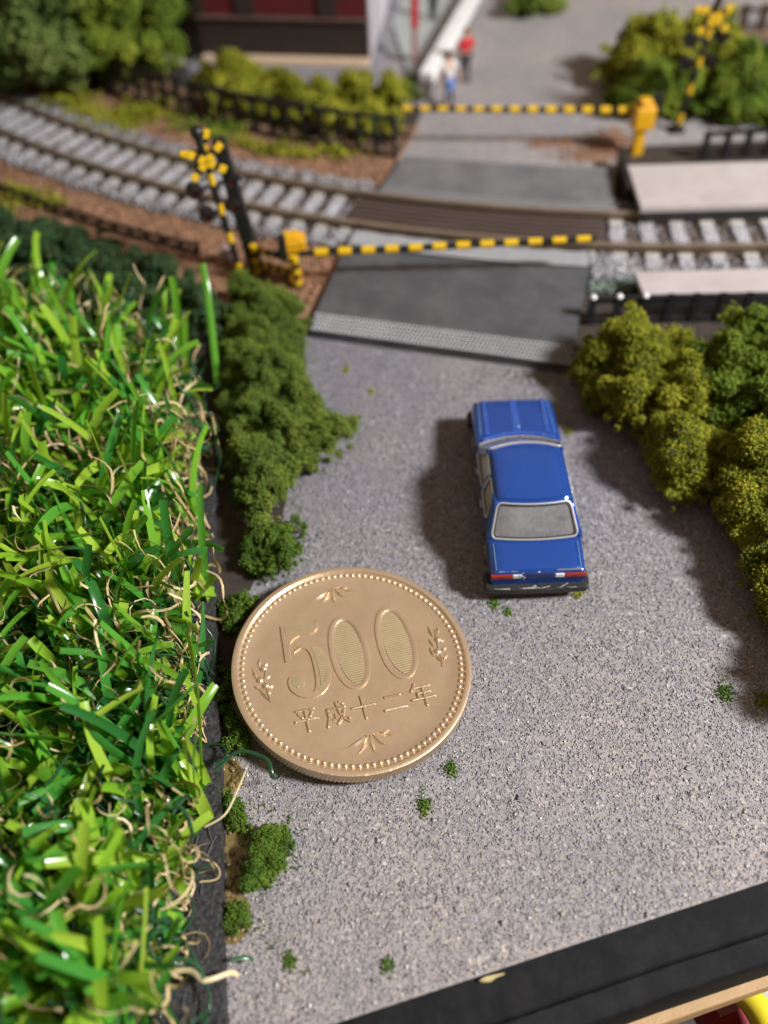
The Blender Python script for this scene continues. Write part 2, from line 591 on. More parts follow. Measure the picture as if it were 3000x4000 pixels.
# ------------------------------------------------------------------ foam foliage
def foam(name, label, cat, poly, h, mat, z0=0.0, sub=(.12, .24), n_sub=120, dens=900, flake=.017, group=None, edge_w=.45, base=0.25, seed=1, fuzz=.35, lumps=1.0, parts=None, roots=True):
    """a clump of modelling foam: many small knobs under a domed outline, each covered by crumbs"""
    r = np.random.default_rng(seed)
    cx, cy = np.array(poly).mean(0)
    root = thing(name, label, cat, (cx, cy, z0), 0, group)
    S = sample_poly(poly, n_sub, r)
    d = poly_dist(S, poly)
    S = S + r.normal(size=S.shape) * sub[0] * .9
    rs = sub[0] + (sub[1] - sub[0]) * r.random(n_sub) ** 1.5
    rs = np.minimum(rs, np.maximum(d * 1.1, sub[0] * .6))
    prof = np.sqrt(1 - (1 - np.clip(d / edge_w, 0, 1)) ** 2)
    lump = np.array([.78 + .75 * lumps * noise.noise(Vector((x * 2.1 + seed, y * 2.1, seed))) + .35 * noise.noise(Vector((x * 5 + seed, y * 5, seed))) for x, y in S])
    top = h * (base + (1 - base) * prof) * lump
    zc = np.maximum(top * (1 - .55 * r.random(n_sub) ** 1.6) + (r.random(n_sub) > .8) * r.uniform(0, .5, n_sub) * rs - rs * .4, rs * .35)
    cen = np.c_[S, zc]
    cnt = np.maximum((4 * math.pi * rs ** 2 * dens).astype(int), 12)
    idx = np.repeat(np.arange(n_sub), cnt)
    D = r.normal(size=(len(idx), 3))
    D[:, 2] = np.where(D[:, 2] < 0, D[:, 2] * np.where(r.random(len(idx)) < .6, -1, 1), D[:, 2])
    D /= np.linalg.norm(D, axis=1)[:, None]
    f = 9.0
    lumpy = np.sin(D[:, 0] * f + idx) * np.sin(D[:, 1] * f + idx * 1.7) * np.sin(D[:, 2] * f + idx * .6)
    Rr = rs[idx] * (0.80 + .28 * lumpy + fuzz * .5 * np.abs(r.normal(size=len(idx))))
    P = cen[idx] + D * Rr[:, None]
    P[:, 2] = np.maximum(P[:, 2], .004)
    sz = flake * r.uniform(.55, 1.35, len(P))
    Vv, Ff = tetra_cloud(P - np.array([cx, cy, 0]), sz, r=r)
    # the knobs themselves, a little smaller than their crumbs
    bm = bmesh.new()
    for i in range(n_sub):
        bmesh.ops.create_icosphere(bm, subdivisions=1, radius=rs[i] * .74, matrix=Matrix.Translation(cen[i] - np.array([cx, cy, 0])))
    me = bpy.data.meshes.new('core')
    bm.to_mesh(me)
    bm.free()
    me.shade_smooth()
    link('core', me, m_core, root, kind='stuff')
    link('foliage', np_mesh('foliage', Vv, Ff), mat, root)
    return root


def pxpoly(pts, z):
    return [tuple(at(x, y, z)[:2]) for x, y in pts]


foam('moss_hedge', 'long green foam hedge between the turf and the road, left of the car', 'hedge',
     pxpoly([(905, 1130), (1000, 1085), (1150, 1140), (1185, 1250), (1180, 1340), (1195, 1440), (1240, 1560), (1330, 1600), (1425, 1640), (1395, 1700), (1300, 1770), (1170, 1840), (1120, 1910), (1085, 1990), (1060, 2090), (1000, 2100), (950, 1990), (900, 1830), (880, 1700), (870, 1500), (860, 1300)], .3),
     .66, m_moss, n_sub=1200, dens=1400, flake=.0150, sub=(.05, .125), seed=3)
foam('moss_clump', 'bright green moss clump just above the upper left rim of the coin', 'moss',
     pxpoly([(950, 2090), (1060, 2060), (1185, 2040), (1195, 2070), (1140, 2110), (1175, 2150), (1150, 2210), (1120, 2250), (1040, 2245), (1000, 2230), (950, 2200), (925, 2150)], .15),
     .36, m_moss_near, n_sub=190, dens=2000, flake=.013, sub=(.035, .08), seed=4, edge_w=.3)
foam('moss_clump', 'small dark green moss clump squeezed against the left rim of the coin', 'moss',
     pxpoly([(855, 2335), (950, 2315), (1005, 2330), (985, 2380), (945, 2400), (935, 2450), (900, 2465), (860, 2430)], .15),
     .3, m_moss_near, n_sub=110, dens=2000, flake=.013, sub=(.03, .07), seed=5, edge_w=.25)
foam('moss_clump', 'flat strip of moss in the dark gap between turf edge and coin', 'moss',
     pxpoly([(850, 2560), (895, 2600), (905, 2750), (960, 2870), (985, 2920), (930, 2950), (860, 2900)], .1),
     .2, m_moss_near, n_sub=90, dens=1800, flake=.012, sub=(.03, .07), seed=6, edge_w=.25)
foam('moss_clump', 'bright green moss ball on the road below the coin, beside the turf edge', 'moss',
     pxpoly([(1000, 3250), (1070, 3205), (1120, 3225), (1135, 3300), (1105, 3370), (1060, 3430), (1000, 3480), (950, 3470), (950, 3380), (985, 3330)], .15),
     .34, m_moss_near, n_sub=200, dens=2200, flake=.012, sub=(.03, .07), seed=7, edge_w=.28)
foam('moss_clump', 'thin moss crust at the turf edge above the bright green moss ball', 'moss',
     pxpoly([(860, 3100), (905, 3080), (950, 3160), (985, 3230), (930, 3260), (870, 3200)], .1),
     .18, m_moss_near, n_sub=80, dens=2000, flake=.012, sub=(.025, .055), seed=8, edge_w=.2)
foam('moss_clump', 'small olive moss clump on the yellow glue stain near the lower left', 'moss',
     pxpoly([(880, 3530), (950, 3520), (980, 3580), (950, 3630), (880, 3640)], .08),
     .18, m_moss_near, n_sub=60, dens=2200, flake=.012, sub=(.025, .055), seed=9, edge_w=.2)
# glue stains that the moss was stuck on with
m_glue = M('dried_glue', (.30, .22, .08), (.10, .075, .035), scale=9, rough=.18, bump=.5, bscale=16, coat=.4)
for lab, pts in (('yellow brown dried glue stain under the small olive moss clump', [(870, 3480), (950, 3490), (985, 3560), (970, 3660), (900, 3710), (870, 3660)]),
                 ('brown dried glue stain left of the bright green moss ball', [(868, 3210), (940, 3230), (965, 3320), (950, 3470), (880, 3480)]),
                 ('clear beaded glue stain right of the turf edge below the coin', [(865, 2960), (930, 2975), (960, 3010), (940, 3080), (880, 3100), (862, 3040)])):
    mb = MB()
    q = pxpoly(pts, 0)
    q = smooth_poly([(a + rnd.uniform(-.03, .03), b + rnd.uniform(-.03, .03)) for a, b in q], 2)
    mb.prism(q, -.01, .009, .004)
    for k in range(16):
        c = sample_poly(q, 1)[0]
        mb.dome((c[0], c[1], .012), rnd.uniform(.02, .05), rnd.uniform(.015, .03))
    tag(obj('glue_stain', mb, m_glue, smooth=True), lab, 'glue')

# hedge to the right of the car
HG = 'foam hedge clumps right of the car'
foam('hedge', 'yellow green foam hedge clump nearest the crossing, behind the car on its right', 'hedge',
     pxpoly([(2245, 1310), (2330, 1260), (2440, 1240), (2590, 1250), (2740, 1290), (2780, 1470), (2790, 1590), (2660, 1620), (2520, 1600), (2400, 1530), (2310, 1450)], .75),
     1.0, m_yellow_foam, n_sub=520, dens=1085, flake=0.0185, sub=(.07, .18), seed=21, group=HG, lumps=.72)
foam('hedge', 'tallest green foam hedge clump at the right edge, below the black fence', 'hedge',
     pxpoly([(2720, 1270), (2830, 1230), (3020, 1180), (3250, 1180), (3250, 1720), (3000, 1700), (2870, 1680), (2790, 1560)], .9),
     1.1, m_mid_foam, n_sub=520, dens=930, flake=0.0202, sub=(.08, .2), seed=22, group=HG, lumps=.72)
foam('hedge', 'low ragged foam hedge clump directly right of the car roof', 'hedge',
     pxpoly([(2540, 1600), (2760, 1600), (2820, 1720), (2780, 1850), (2660, 1870), (2570, 1780)], .7),
     .95, m_yellow_foam, n_sub=260, dens=1240, flake=0.0168, sub=(.06, .15), seed=23, group=HG, lumps=.72)
foam('hedge', 'yellow foam hedge clump at the right edge level with the car roof and rear window', 'hedge',
     pxpoly([(2800, 1690), (3000, 1650), (3250, 1680), (3300, 2120), (3050, 2110), (2930, 2040), (2840, 1920)], .75),
     1.0, m_yellow_foam, n_sub=460, dens=1085, flake=0.0176, sub=(.07, .17), seed=24, group=HG, lumps=.72)
foam('hedge', 'lowest yellow foam hedge clump at the right edge, level with the car boot', 'hedge',
     pxpoly([(2930, 2080), (3100, 2060), (3350, 2100), (3400, 2420), (3120, 2440), (2980, 2320)], .6),
     .95, m_yellow_foam, n_sub=260, dens=1085, flake=0.0168, sub=(.06, .16), seed=25, group=HG, lumps=.72)
foam('hedge', 'dark shaded foam undergrowth below the hedge, right of the car', 'hedge',
     pxpoly([(2400, 1440), (2540, 1600), (2700, 1880), (2880, 2080), (3080, 2320), (3300, 2600), (3500, 2500), (3300, 1800), (2900, 1400), (2600, 1330)], .15),
     .55, m_yellow_foam, n_sub=420, dens=775, flake=0.0185, sub=(.09, .19), seed=26, group=HG, lumps=.72)
foam('hedge', 'foam hedge clump just outside the right edge, casting the long lower shadow', 'hedge',
     pxpoly([(3110, 2420), (3320, 2400), (3500, 2500), (3500, 2760), (3250, 2790), (3120, 2650)], .5),
     .95, m_yellow_foam, n_sub=130, dens=775, flake=0.0185, sub=(.09, .19), seed=27, group=HG, lumps=.72)

# crumbs of moss fallen on the road
for k, (px, py, s, lab) in enumerate([
        (2832, 2700, .13, 'green moss crumb in the hedge shadow low on the right'), (2985, 2735, .10, 'yellow green moss crumb at the right edge'),
        (1763, 3001, .09, 'green moss crumb on the road right of the coin'), (1660, 3146, .10, 'green moss crumb below the coin'),
        (1130, 3752, .07, 'tiny moss crumb at the lower left of the road'), (1515, 3770, .06, 'tiny moss crumb near the bottom board edge'),
        (1931, 2352, .07, 'dark green moss crumb behind the left of the rear bumper'), (1985, 2384, .06, 'small green moss crumb left of centre behind the rear bumper'),
        (2258, 2305, .09, 'yellow green moss crumb touching the right end of the rear bumper'), (2222, 1680, .07, 'yellow moss crumb right of the bonnet'),
        (1350, 1440, .06, 'pale moss crumb on the road right of the long hedge'), (1452, 1524, .05, 'tiny pale moss crumb in the middle of the road')]):
    c = at(px, py, .03)
    r = np.random.default_rng(50 + k)
    n = int(1500 * s)
    P = r.normal(size=(n, 3)) * np.array([s * .40, s * .55, s * .10]) + (r.integers(0, 3, (n, 1)) - 1) * np.array([[s * .08, s * .1, 0]]) * np.sin(k + 1)
    P[:, 2] = np.abs(P[:, 2]) + .006
    V, F = tetra_cloud(P, .013 * r.uniform(.6, 1.4, n), r=r)
    o = link('moss_crumb', np_mesh('moss_crumb', V, F), m_yellow_foam if 'yellow' in lab or 'pale' in lab else m_moss_near, loc=(c.x, c.y, 0))
    tag(o, lab, 'moss', 'moss crumbs scattered on the road')

def stray(label, line, n, spread, mat, seed):
    r = np.random.default_rng(seed)
    L = [np.array(at(x, y, 0)[:2]) for x, y in line]
    k = r.integers(0, len(L) - 1, n)
    t = r.random((n, 1))
    P = np.array([L[a] for a in k]) * (1 - t) + np.array([L[a + 1] for a in k]) * t + r.normal(size=(n, 2)) * spread * (.3 + r.random((n, 1)) ** 2)
    V, F = tetra_cloud(np.c_[P, r.uniform(.006, .02, n)], r.uniform(.006, .016, n), r=r)
    return tag(link('stray_flock', np_mesh('stray_flock', V, F), mat), label, kind='stuff')


stray('loose green flock strewn along the road side of the long hedge', [(1190, 1330), (1250, 1560), (1430, 1660), (1330, 1790), (1150, 1930), (1190, 2080), (1150, 2240)], 260, .12, m_moss, 201)
stray('loose yellow flock strewn below the right hedge', [(2300, 1500), (2450, 1700), (2600, 1950), (2800, 2250), (2950, 2500), (2980, 2760)], 220, .2, m_yellow_foam, 202)
stray('loose green flock round the moss clumps beside the turf', [(960, 3130), (1130, 3200), (1150, 3380), (1020, 3520), (1000, 3650), (1200, 3800)], 240, .12, m_moss_near, 203)
# bushes and trees behind
foam('dark_hedge', 'dark green lichen hedge behind the turf at the left edge', 'hedge',
     pxpoly([(-150, 860), (60, 810), (330, 860), (560, 980), (800, 1060), (870, 1130), (830, 1260), (400, 1230), (-150, 1200)], .6),
     .75, m_dark_foam, n_sub=620, dens=500, flake=.027, sub=(.08, .18), seed=31)
def ellipse(cx, cy, a, b, n=14):
    return [(cx + a * math.cos(2 * math.pi * k / n), cy + b * math.sin(2 * math.pi * k / n)) for k in range(n)]


BG = 'bushes round the right crossing signal'
foam('bush', 'yellow green bush behind the right crossing signal', 'bush', ellipse(6.35, 18.75, 1.35, .75), 1.35, m_yellow_foam, n_sub=240, dens=230, flake=.045, sub=(.14, .32), seed=32, edge_w=.7, group=BG)
foam('bush', 'bright green bush between the yellow barrier machine and the right signal mast', 'bush', ellipse(5.75, 17.6, .85, .55), 1.0, m_mid_foam, n_sub=150, dens=280, flake=.04, sub=(.12, .28), seed=33, edge_w=.6, group=BG)
foam('bush', 'green bush at the right edge above the rear black fence', 'bush', ellipse(7.75, 17.3, 1.25, .75), 1.1, m_mid_foam, n_sub=220, dens=260, flake=.04, sub=(.12, .28), seed=34, edge_w=.7, group=BG)
foam('bush', 'small isolated bush on the far road at the top edge', 'bush',
     pxpoly([(1990, 20), (2060, -30), (2150, -20), (2130, 30), (2050, 40)], .2), .8, m_moss, n_sub=36, dens=200, flake=.05, sub=(.25, .5), seed=35, edge_w=.6)
for k, (px, py, s, lab) in enumerate([(870, 262, 1.0, 'leftmost yellow green bush in the row below the red building'), (985, 290, .95, 'second yellow green bush from the left below the red building'),
                                      (1120, 335, .85, 'small pointed yellow green bush in the middle of the row below the red building'), (1260, 345, .85, 'olive green bush right of the middle of the row below the red building'),
                                      (1345, 330, .9, 'rounded olive bush second from the right in the row below the red building'), (1475, 350, 1.0, 'upright yellow bush at the right end of the row, by the black fence corner')]):
    c = at(px, py + 60, .15)
    poly = [(c.x + s * .58 * math.cos(a) * rnd.uniform(.8, 1.15), c.y + s * .36 * math.sin(a) * rnd.uniform(.8, 1.15)) for a in [i * math.pi / 5 for i in range(10)]]
    foam('bush', lab, 'bush', poly, .72 * s, m_yellow_foam, n_sub=90, dens=300, flake=.04, sub=(.11, .24), seed=60 + k, edge_w=.4, group='row of bushes below the red building')


def model_tree(label, x, y, h, spread, mat, seed):
    r = np.random.default_rng(seed)
    root = thing('tree', label, 'tree', (x, y, 0), 0, 'trees at the upper left')
    tr = MB()
    tr.tube([(0, 0, 0), (.05, .02, h * .3), (.0, .05, h * .65), (.05, 0, h * .9)], [.2, .15, .1, .03], 7)
    o = obj('trunk', tr, m_bark, root, smooth=True)
    for k in range(6):
        a = k * 1.05 + seed
        b = MB()
        z = h * (.3 + .09 * k)
        b.tube([(0.02, .03, z), (math.cos(a) * spread * .4, math.sin(a) * spread * .4, z + h * .12), (math.cos(a) * spread * .75, math.sin(a) * spread * .75, z + h * .14)], [.08, .05, .02], 5)
        obj('limb', b, m_bark, root, smooth=True)
    n = 110
    D = r.normal(size=(n, 3))
    D /= np.linalg.norm(D, axis=1)[:, None]
    cen = D * r.uniform(.45, 1.0, (n, 1)) * np.array([spread, spread, h * .46]) + np.array([0, 0, h * .55])
    cen[:, 2] = np.maximum(cen[:, 2], .15)
    rs = r.uniform(.22, .45, n) * spread / 1.6
    idx = np.repeat(np.arange(n), 190)
    E_ = r.normal(size=(len(idx), 3))
    E_ /= np.linalg.norm(E_, axis=1)[:, None]
    P = cen[idx] + E_ * (rs[idx] * (.55 + .5 * r.random(len(idx))))[:, None]
    P[:, 2] = np.maximum(P[:, 2], .05)
    V, F = tetra_cloud(P, .05 * r.uniform(.6, 1.4, len(P)), r=r)
    link('crown', np_mesh('crown', V, F), mat, root)
    return root


for lab, px, py, z, h, sp, mt, sd in (
        ('olive green foam tree at the top left corner', 190, 330, .1, 3.0, 1.75, m_tree, 71),
        ('brighter green foam tree right of the olive tree at the top left', 510, 290, .1, 2.4, 1.35, m_mid_foam, 72),
        ('dark foam tree standing between the green trees and the red building', 640, 40, .1, 3.2, 1.5, m_dark_foam, 73),
        ('dark foam tree behind the olive tree at the top left', 60, 120, .1, 3.4, 1.8, m_dark_foam, 74),
        ('dark foam tree behind the brighter green tree at the top left', 400, 60, .1, 3.6, 1.8, m_dark_foam, 75)):
    p = at(px, py, z)
    model_tree(lab, p.x, p.y, h, sp, mt, sd)

# yellow green ground moss patches on the earth
for k, (px, py, rx, ry, n, lab) in enumerate([
        (250, 420, 1.5, .45, 1500, 'yellow green ground moss above the left end of the track'), (420, 500, .9, .4, 700, 'thin mossy patch beyond the track at the left'), (640, 440, .6, .4, 500, 'mossy patch before the long black fence'),
        (800, 505, .8, .35, 700, 'green moss patch behind the left crossing signal'), (1120, 590, .9, .3, 800, 'yellow green moss patch on the earth left of the far crossing plate'), (1290, 590, .5, .25, 300, 'small moss patch near the end of the long fence'),
        (120, 790, 1.0, .3, 700, 'yellow moss patch between the track and the dark hedge')]):
    c = at(px, py, .05)
    r = np.random.default_rng(90 + k)
    n = int(n * .42)
    cl = r.normal(size=(9, 2))[r.integers(0, 9, n)] * .8 + r.normal(size=(n, 2)) * .28
    P = np.c_[cl[:, 0] * rx * .7, cl[:, 1] * ry * .8, np.abs(r.normal(size=n)) * .08 + .02]
    a = -.35
    P = np.c_[P[:, 0] * math.cos(a) - P[:, 1] * math.sin(a), P[:, 0] * math.sin(a) + P[:, 1] * math.cos(a), P[:, 2]]
    V, F = tetra_cloud(P, .05 * r.uniform(.5, 1.4, n), r=r)
    tag(link('ground_moss', np_mesh('ground_moss', V, F), m_yellow_foam if k != 3 else m_mid_foam, loc=(c.x, c.y, 0)), lab, kind='stuff')


# ------------------------------------------------------------------ front edge of the board
m_black_wood = M('black_painted_wood', (.006, .0065, .008), (.010, .010, .012), scale=5, rough=.75, bump=.3, bscale=9, spec=.16, dust=.3, dcol=(.05, .05, .045), dscale=3)
m_pine = M('bare_wood', (.52, .34, .17), (.42, .26, .12), scale=2.5, rough=.55, bump=.2)
bd = thing('board_frame', 'black painted wooden edge of the diorama board with a bare wood strip', 'board edge', edge(0, 0, 0))


def edge_strip(name, prof, mat, bev=.01):
    """prof: (offset out of the board, z) around the section, swept along the edge"""
    mb = MB()
    n = len(prof)
    vs, ts = [], [-8 + 26 * i / 26 for i in range(27)]
    for t in ts:
        for (o_, z_) in prof:
            p = edge(t, o_ + .008 * math.sin(t * 2.1 + z_ * 9), z_) - edge(0)
            vs.append(p)
    fs = []
    for i in range(len(ts) - 1):
        for k in range(n):
            fs.append((i * n + k, (i + 1) * n + k, (i + 1) * n + (k + 1) % n, i * n + (k + 1) % n))
    fs.append(tuple(range(n)))
    fs.append(tuple((len(ts) - 1) * n + k for k in range(n))[::-1])
    mb.add(vs, fs)
    bm = bmesh.new()
    me = mb.mesh(name)
    bm.from_mesh(me)
    bmesh.ops.recalc_face_normals(bm, faces=bm.faces)
    bm.to_mesh(me)
    bm.free()
    o = link(name, me, mat, bd)
    b = o.modifiers.new('bevel', 'BEVEL')
    b.width = bev
    b.segments = 2
    return o


edge_strip('upper_rail', [(.0, -.02), (.36, -.06), (.385, -.09), (.385, -.6), (.0, -.6)], m_black_wood)
edge_strip('lower_rail', [(.39, -.13), (.60, -.17), (.62, -.2), (.62, -.95), (.39, -.95)], m_black_wood)
edge_strip('wood_strip', [(.40, -.96), (.705, -.97), (.715, -1.0), (.715, -1.25), (.40, -1.25)], m_pine)
# torn yellow paper fleck on the rim of the road
mb = MB()
q = pxpoly([(1868, 3832), (1895, 3812), (1925, 3806), (1968, 3798), (1972, 3806), (1940, 3818), (1915, 3836), (1885, 3838)], .01)
mb.prism(q, .004, .03, .012)
tag(obj('plaster_chip', mb, M('chip_cream', (.62, .52, .25), rough=.8), smooth=True), 'small cream chip on the road rim above the black board edge', 'chip')

# things lying below the board, lower right corner
yl = at(2968, 3985, -2.2)
t = thing('toy_hoop', 'shiny yellow curved plastic piece in the bottom right corner, below the board', 'toy', yl)
mb = MB()
mb.tube([(-.28 + .3 * math.sin(a), .55 * math.cos(a) - .2, .0 + .1 * a) for a in [i * .22 for i in range(15)]], .15, 12)
obj('ring', mb, M('yellow_gloss', (.85, .72, .06), (.8, .66, .03), rough=.18, coat=.6), t, smooth=True)
mb = MB()
mb.tube([(-.02 + .3 * math.sin(a), .55 * math.cos(a) - .25, -.05 + .1 * a) for a in [i * .22 for i in range(15)]], .1, 12)
obj('inner_ring', mb, M('white_gloss', (.75, .76, .7), rough=.2, coat=.6), t, smooth=True)
rl = at(2840, 3975, -2.6)
t = thing('red_box', 'blurred red box in the bottom right corner, left of the yellow piece', 'box', rl, .3)
mb = MB()
mb.box((0, 0, -.25), (.42, .8, .5))
obj('body', mb, M('red_card', (.35, .02, .03), rough=.5), t, bevel=.03)
mb = MB()
mb.box((.05, .2, .012), (.25, .35, .02))
obj('label_panel', mb, M('pink_print', (.55, .22, .25), rough=.5), t)


# ------------------------------------------------------------------ turf mat
TZ = .12
m_back = M('black_backing', (.012, .012, .014), (.03, .03, .033), scale=18, rough=.55, bump=.9, bscale=22, dust=.5, dcol=(.16, .16, .16), dscale=30)
turf = thing('turf_mat', 'artificial turf mat with green plastic blades and curly tan thatch covering the left side', 'artificial turf', at(0, 2600, 0))
to = turf.location.copy()
mat_poly = pxpoly([(905, 4150), (880, 3900), (872, 3400), (868, 3000), (850, 2600), (842, 2000), (845, 1750), (760, 1500), (700, 1330), (400, 1260), (0, 1190), (-700, 1100), (-1100, 2600), (-900, 4150)], TZ)
mb = MB()
mb.prism([(p[0] - to.x, p[1] - to.y) for p in mat_poly], .004, TZ, .015)
obj('backing', mb, m_back, turf)
# woven threads showing on the bare selvedge
mb = MB()
for k in range(150):
    yy = rnd.uniform(1.2, 9.3)
    xx = (at(868, 3000, TZ).x if yy < 4 else at(845, 2000, TZ).x) - rnd.uniform(.02, .5) - to.x
    a = rnd.uniform(-.5, .5) + (0 if k % 2 else math.pi / 2)
    L = rnd.uniform(.05, .12)
    p = Vector((xx, yy - to.y, TZ + .008))
    d = Vector((math.cos(a), math.sin(a), 0)) * L
    mb.tube([p - d, p + Vector((0, 0, .012)), p + d], .006, 4)
o = obj('backing_threads', mb, M('grey_thread', (.10, .10, .11), rough=.35), turf, kind='stuff')

GREEN = [(0, (.03, .17, .035)), (.16, (.065, .31, .045)), (.38, (.14, .43, .038)), (.62, (.28, .53, .035)), (1, (.46, .66, .07))]
m_blade = M_bits('turf_blade', GREEN, nmix=.0, rough=.20, spec=.7, transl=.40, objrand=True)
m_thatch = M_bits('turf_thatch', [(0, (.50, .36, .16)), (.5, (.66, .50, .26)), (1, (.78, .65, .40))], nmix=0, rough=.35, spec=.4, transl=.15)
m_fil = M_bits('turf_filament', [(0, (.012, .05, .022)), (1, (.03, .11, .045))], nmix=0, rough=.22, spec=.5)

grow = pxpoly([(835, 4150), (770, 3850), (710, 3700), (785, 3450), (830, 3250), (815, 2900), (820, 2500), (805, 2200), (815, 1800), (775, 1560), (690, 1400), (400, 1300), (0, 1230), (-500, 1200), (-900, 2600), (-700, 4150)], TZ)


def growth(n, r, tuft=5):
    Cn = sample_poly(grow, n // tuft + 1, r)
    P = np.repeat(Cn, tuft, axis=0)[:n] + r.normal(size=(n, 2)) * .05
    return P


def blade_paths(n, r, length, K, lean0, curl):
    P = growth(n, r, 6)
    L = r.uniform(*length, n)
    az = r.uniform(0, 2 * math.pi, n)
    th0 = np.abs(r.normal(size=n)) * lean0
    th1 = r.uniform(*curl, n)
    tw = r.normal(size=n) * .5
    t = np.linspace(0, 1, K)
    th = th0[:, None] + th1[:, None] * t[None] ** 1.5
    a = az[:, None] + tw[:, None] * t[None]
    d = np.stack([np.sin(th) * np.cos(a), np.sin(th) * np.sin(a), np.cos(th)], 2) * (L / (K - 1))[:, None, None]
    pts = np.concatenate([np.zeros((n, 1, 3)), np.cumsum(d[:, 1:], 1)], 1)
    pts[:, :, :2] += (P - np.array([to.x, to.y]))[:, None]
    pts[:, :, 2] += TZ
    pts[:, :, 2] = np.maximum(pts[:, :, 2], TZ + .02)
    T = np.gradient(pts, axis=1)
    T /= np.linalg.norm(T, axis=2)[:, :, None] + 1e-9
    side = np.stack([-np.sin(az), np.cos(az), 0 * az], 1)[:, None] + 0 * T
    rot = (r.uniform(-1, 1, n) * .9)[:, None] + (r.normal(size=n) * .7)[:, None] * t[None]
    side = side - T * (side * T).sum(2)[:, :, None]
    side /= np.linalg.norm(side, axis=2)[:, :, None] + 1e-9
    nor = np.cross(T, side)
    s2 = side * np.cos(rot)[:, :, None] + nor * np.sin(rot)[:, :, None]
    n2 = np.cross(T, s2)
    return pts, s2, n2


def blade_mesh(pts, s2, n2, wd, K):
    n = len(pts)
    t = np.linspace(0, 1, K)
    prof = (1 - .25 * t ** 3)[None, :, None] * wd[:, None, None]
    A = pts - s2 * prof * .5 + n2 * prof * .10
    B = pts - n2 * prof * .06
    D = pts + s2 * prof * .5 + n2 * prof * .10
    V = np.stack([A, B, D], 2).reshape(-1, 3)
    base = (np.arange(n) * K * 3)[:, None] + (np.arange(K - 1) * 3)[None]
    base = base.reshape(-1)
    F = np.concatenate([np.stack([base, base + 1, base + 4, base + 3], 1), np.stack([base + 1, base + 2, base + 5, base + 4], 1)])
    return V, F


rt = np.random.default_rng(77)
K = 10
NB = 2700
pts, s2, n2 = blade_paths(NB, rt, (.7, 1.75), K, .5, (.15, 1.6))
wd = rt.uniform(.07, .138, NB)


def keep_in(pts, s2, n2, lim):
    """strands whose tip would hang far over the cut edge lean the other way"""
    tip = pts[:, -1, :2] + np.array([to.x, to.y])
    lim = np.broadcast_to(lim, (len(pts),))
    over = tip[:, 0] > np.interp(tip[:, 1], [1.6, 5.2, 9.9, 11.2], [-1.55, -1.85, -2.1, -2.9]) + lim
    b = pts[over, :1, 0]
    pts[over, :, 0] = 2 * b - pts[over, :, 0]
    s2[over, :, 0] *= -1
    n2[over, :, 0] *= -1
    return pts, s2, n2


pts, s2, n2 = keep_in(pts, s2, n2, rt.uniform(-.25, .12, NB))
# the blades that show largest are parts of their own
camp = np.array([0, 0, CAM_H])
tipw = pts[:, -1] + np.array([to.x, to.y, 0])
rel = tipw - camp
xs = rel @ np.array(_rt)
ys = rel @ np.array(_up)
dz = rel @ np.array(_fw)
inside = (np.abs(xs / dz) < .40) & (np.abs(ys / dz) < .54) & (tipw[:, 0] < -.6)
score = np.where(inside, tipw[:, 2] * wd / dz, -1)
hero = np.argsort(-score)[:260]
hs = set(hero.tolist())
rest = np.array([i for i in range(NB) if i not in hs])
for i in hero:
    V, F = blade_mesh(pts[i:i + 1], s2[i:i + 1], n2[i:i + 1], wd[i:i + 1], K)
    me = np_mesh('grass_blade', V, F)
    me.shade_smooth()
    link('grass_blade', me, m_blade, turf)
V, F = blade_mesh(pts[rest], s2[rest], n2[rest], wd[rest], K)
me = np_mesh('grass_blades', V, F)
me.shade_smooth()
link('grass', me, m_blade, turf, kind='stuff')


def curl_paths(n, r, length, K, spread, wob):
    P = growth(n, r, 4)
    L = r.uniform(*length, n)
    ph = r.uniform(0, 6.28, (n, 3))
    fr = r.uniform(.35, 1.5, (n, 3))
    az = r.uniform(0, 6.28, n)
    t = np.linspace(0, 1, K)
    th = r.uniform(.2, 1.2, n)[:, None] + wob * np.sin(fr[:, :1] * 6.28 * t[None] + ph[:, :1])
    a = az[:, None] + wob * 1.6 * np.sin(fr[:, 1:2] * 6.28 * t[None] + ph[:, 1:2])
    d = np.stack([np.sin(th) * np.cos(a), np.sin(th) * np.sin(a), np.cos(th) * .75], 2) * (L / (K - 1))[:, None, None]
    pts = np.concatenate([np.zeros((n, 1, 3)), np.cumsum(d[:, 1:], 1)], 1)
    pts[:, :, :2] += (P - np.array([to.x, to.y]))[:, None]
    pts[:, :, 2] = np.maximum(np.abs(pts[:, :, 2]) + TZ, TZ + .02)
    T = np.gradient(pts, axis=1)
    T /= np.linalg.norm(T, axis=2)[:, :, None] + 1e-9
    up = np.array([0.3, .2, 1.0])
    side = np.cross(T, up)
    side /= np.linalg.norm(side, axis=2)[:, :, None] + 1e-9
    rot = ph[:, 2:3] + 2.5 * t[None] * (fr[:, 2:3] - 1.6)
    nor = np.cross(T, side)
    s2 = side * np.cos(rot)[:, :, None] + nor * np.sin(rot)[:, :, None]
    return pts, s2, np.cross(T, s2)


K2 = 18
pts, s2, n2 = curl_paths(2100, rt, (.5, 1.7), K2, 1, .95)
pts[:, :, 2] = TZ + (pts[:, :, 2] - TZ) * 1.45
pts, s2, n2 = keep_in(pts, s2, n2, rt.uniform(-.2, .1, len(pts)))
V, F = blade_mesh(pts, s2, n2, rt.uniform(.014, .042, len(pts)), K2)
me = np_mesh('thatch', V, F)
me.shade_smooth()
link('thatch', me, m_thatch, turf, kind='stuff')


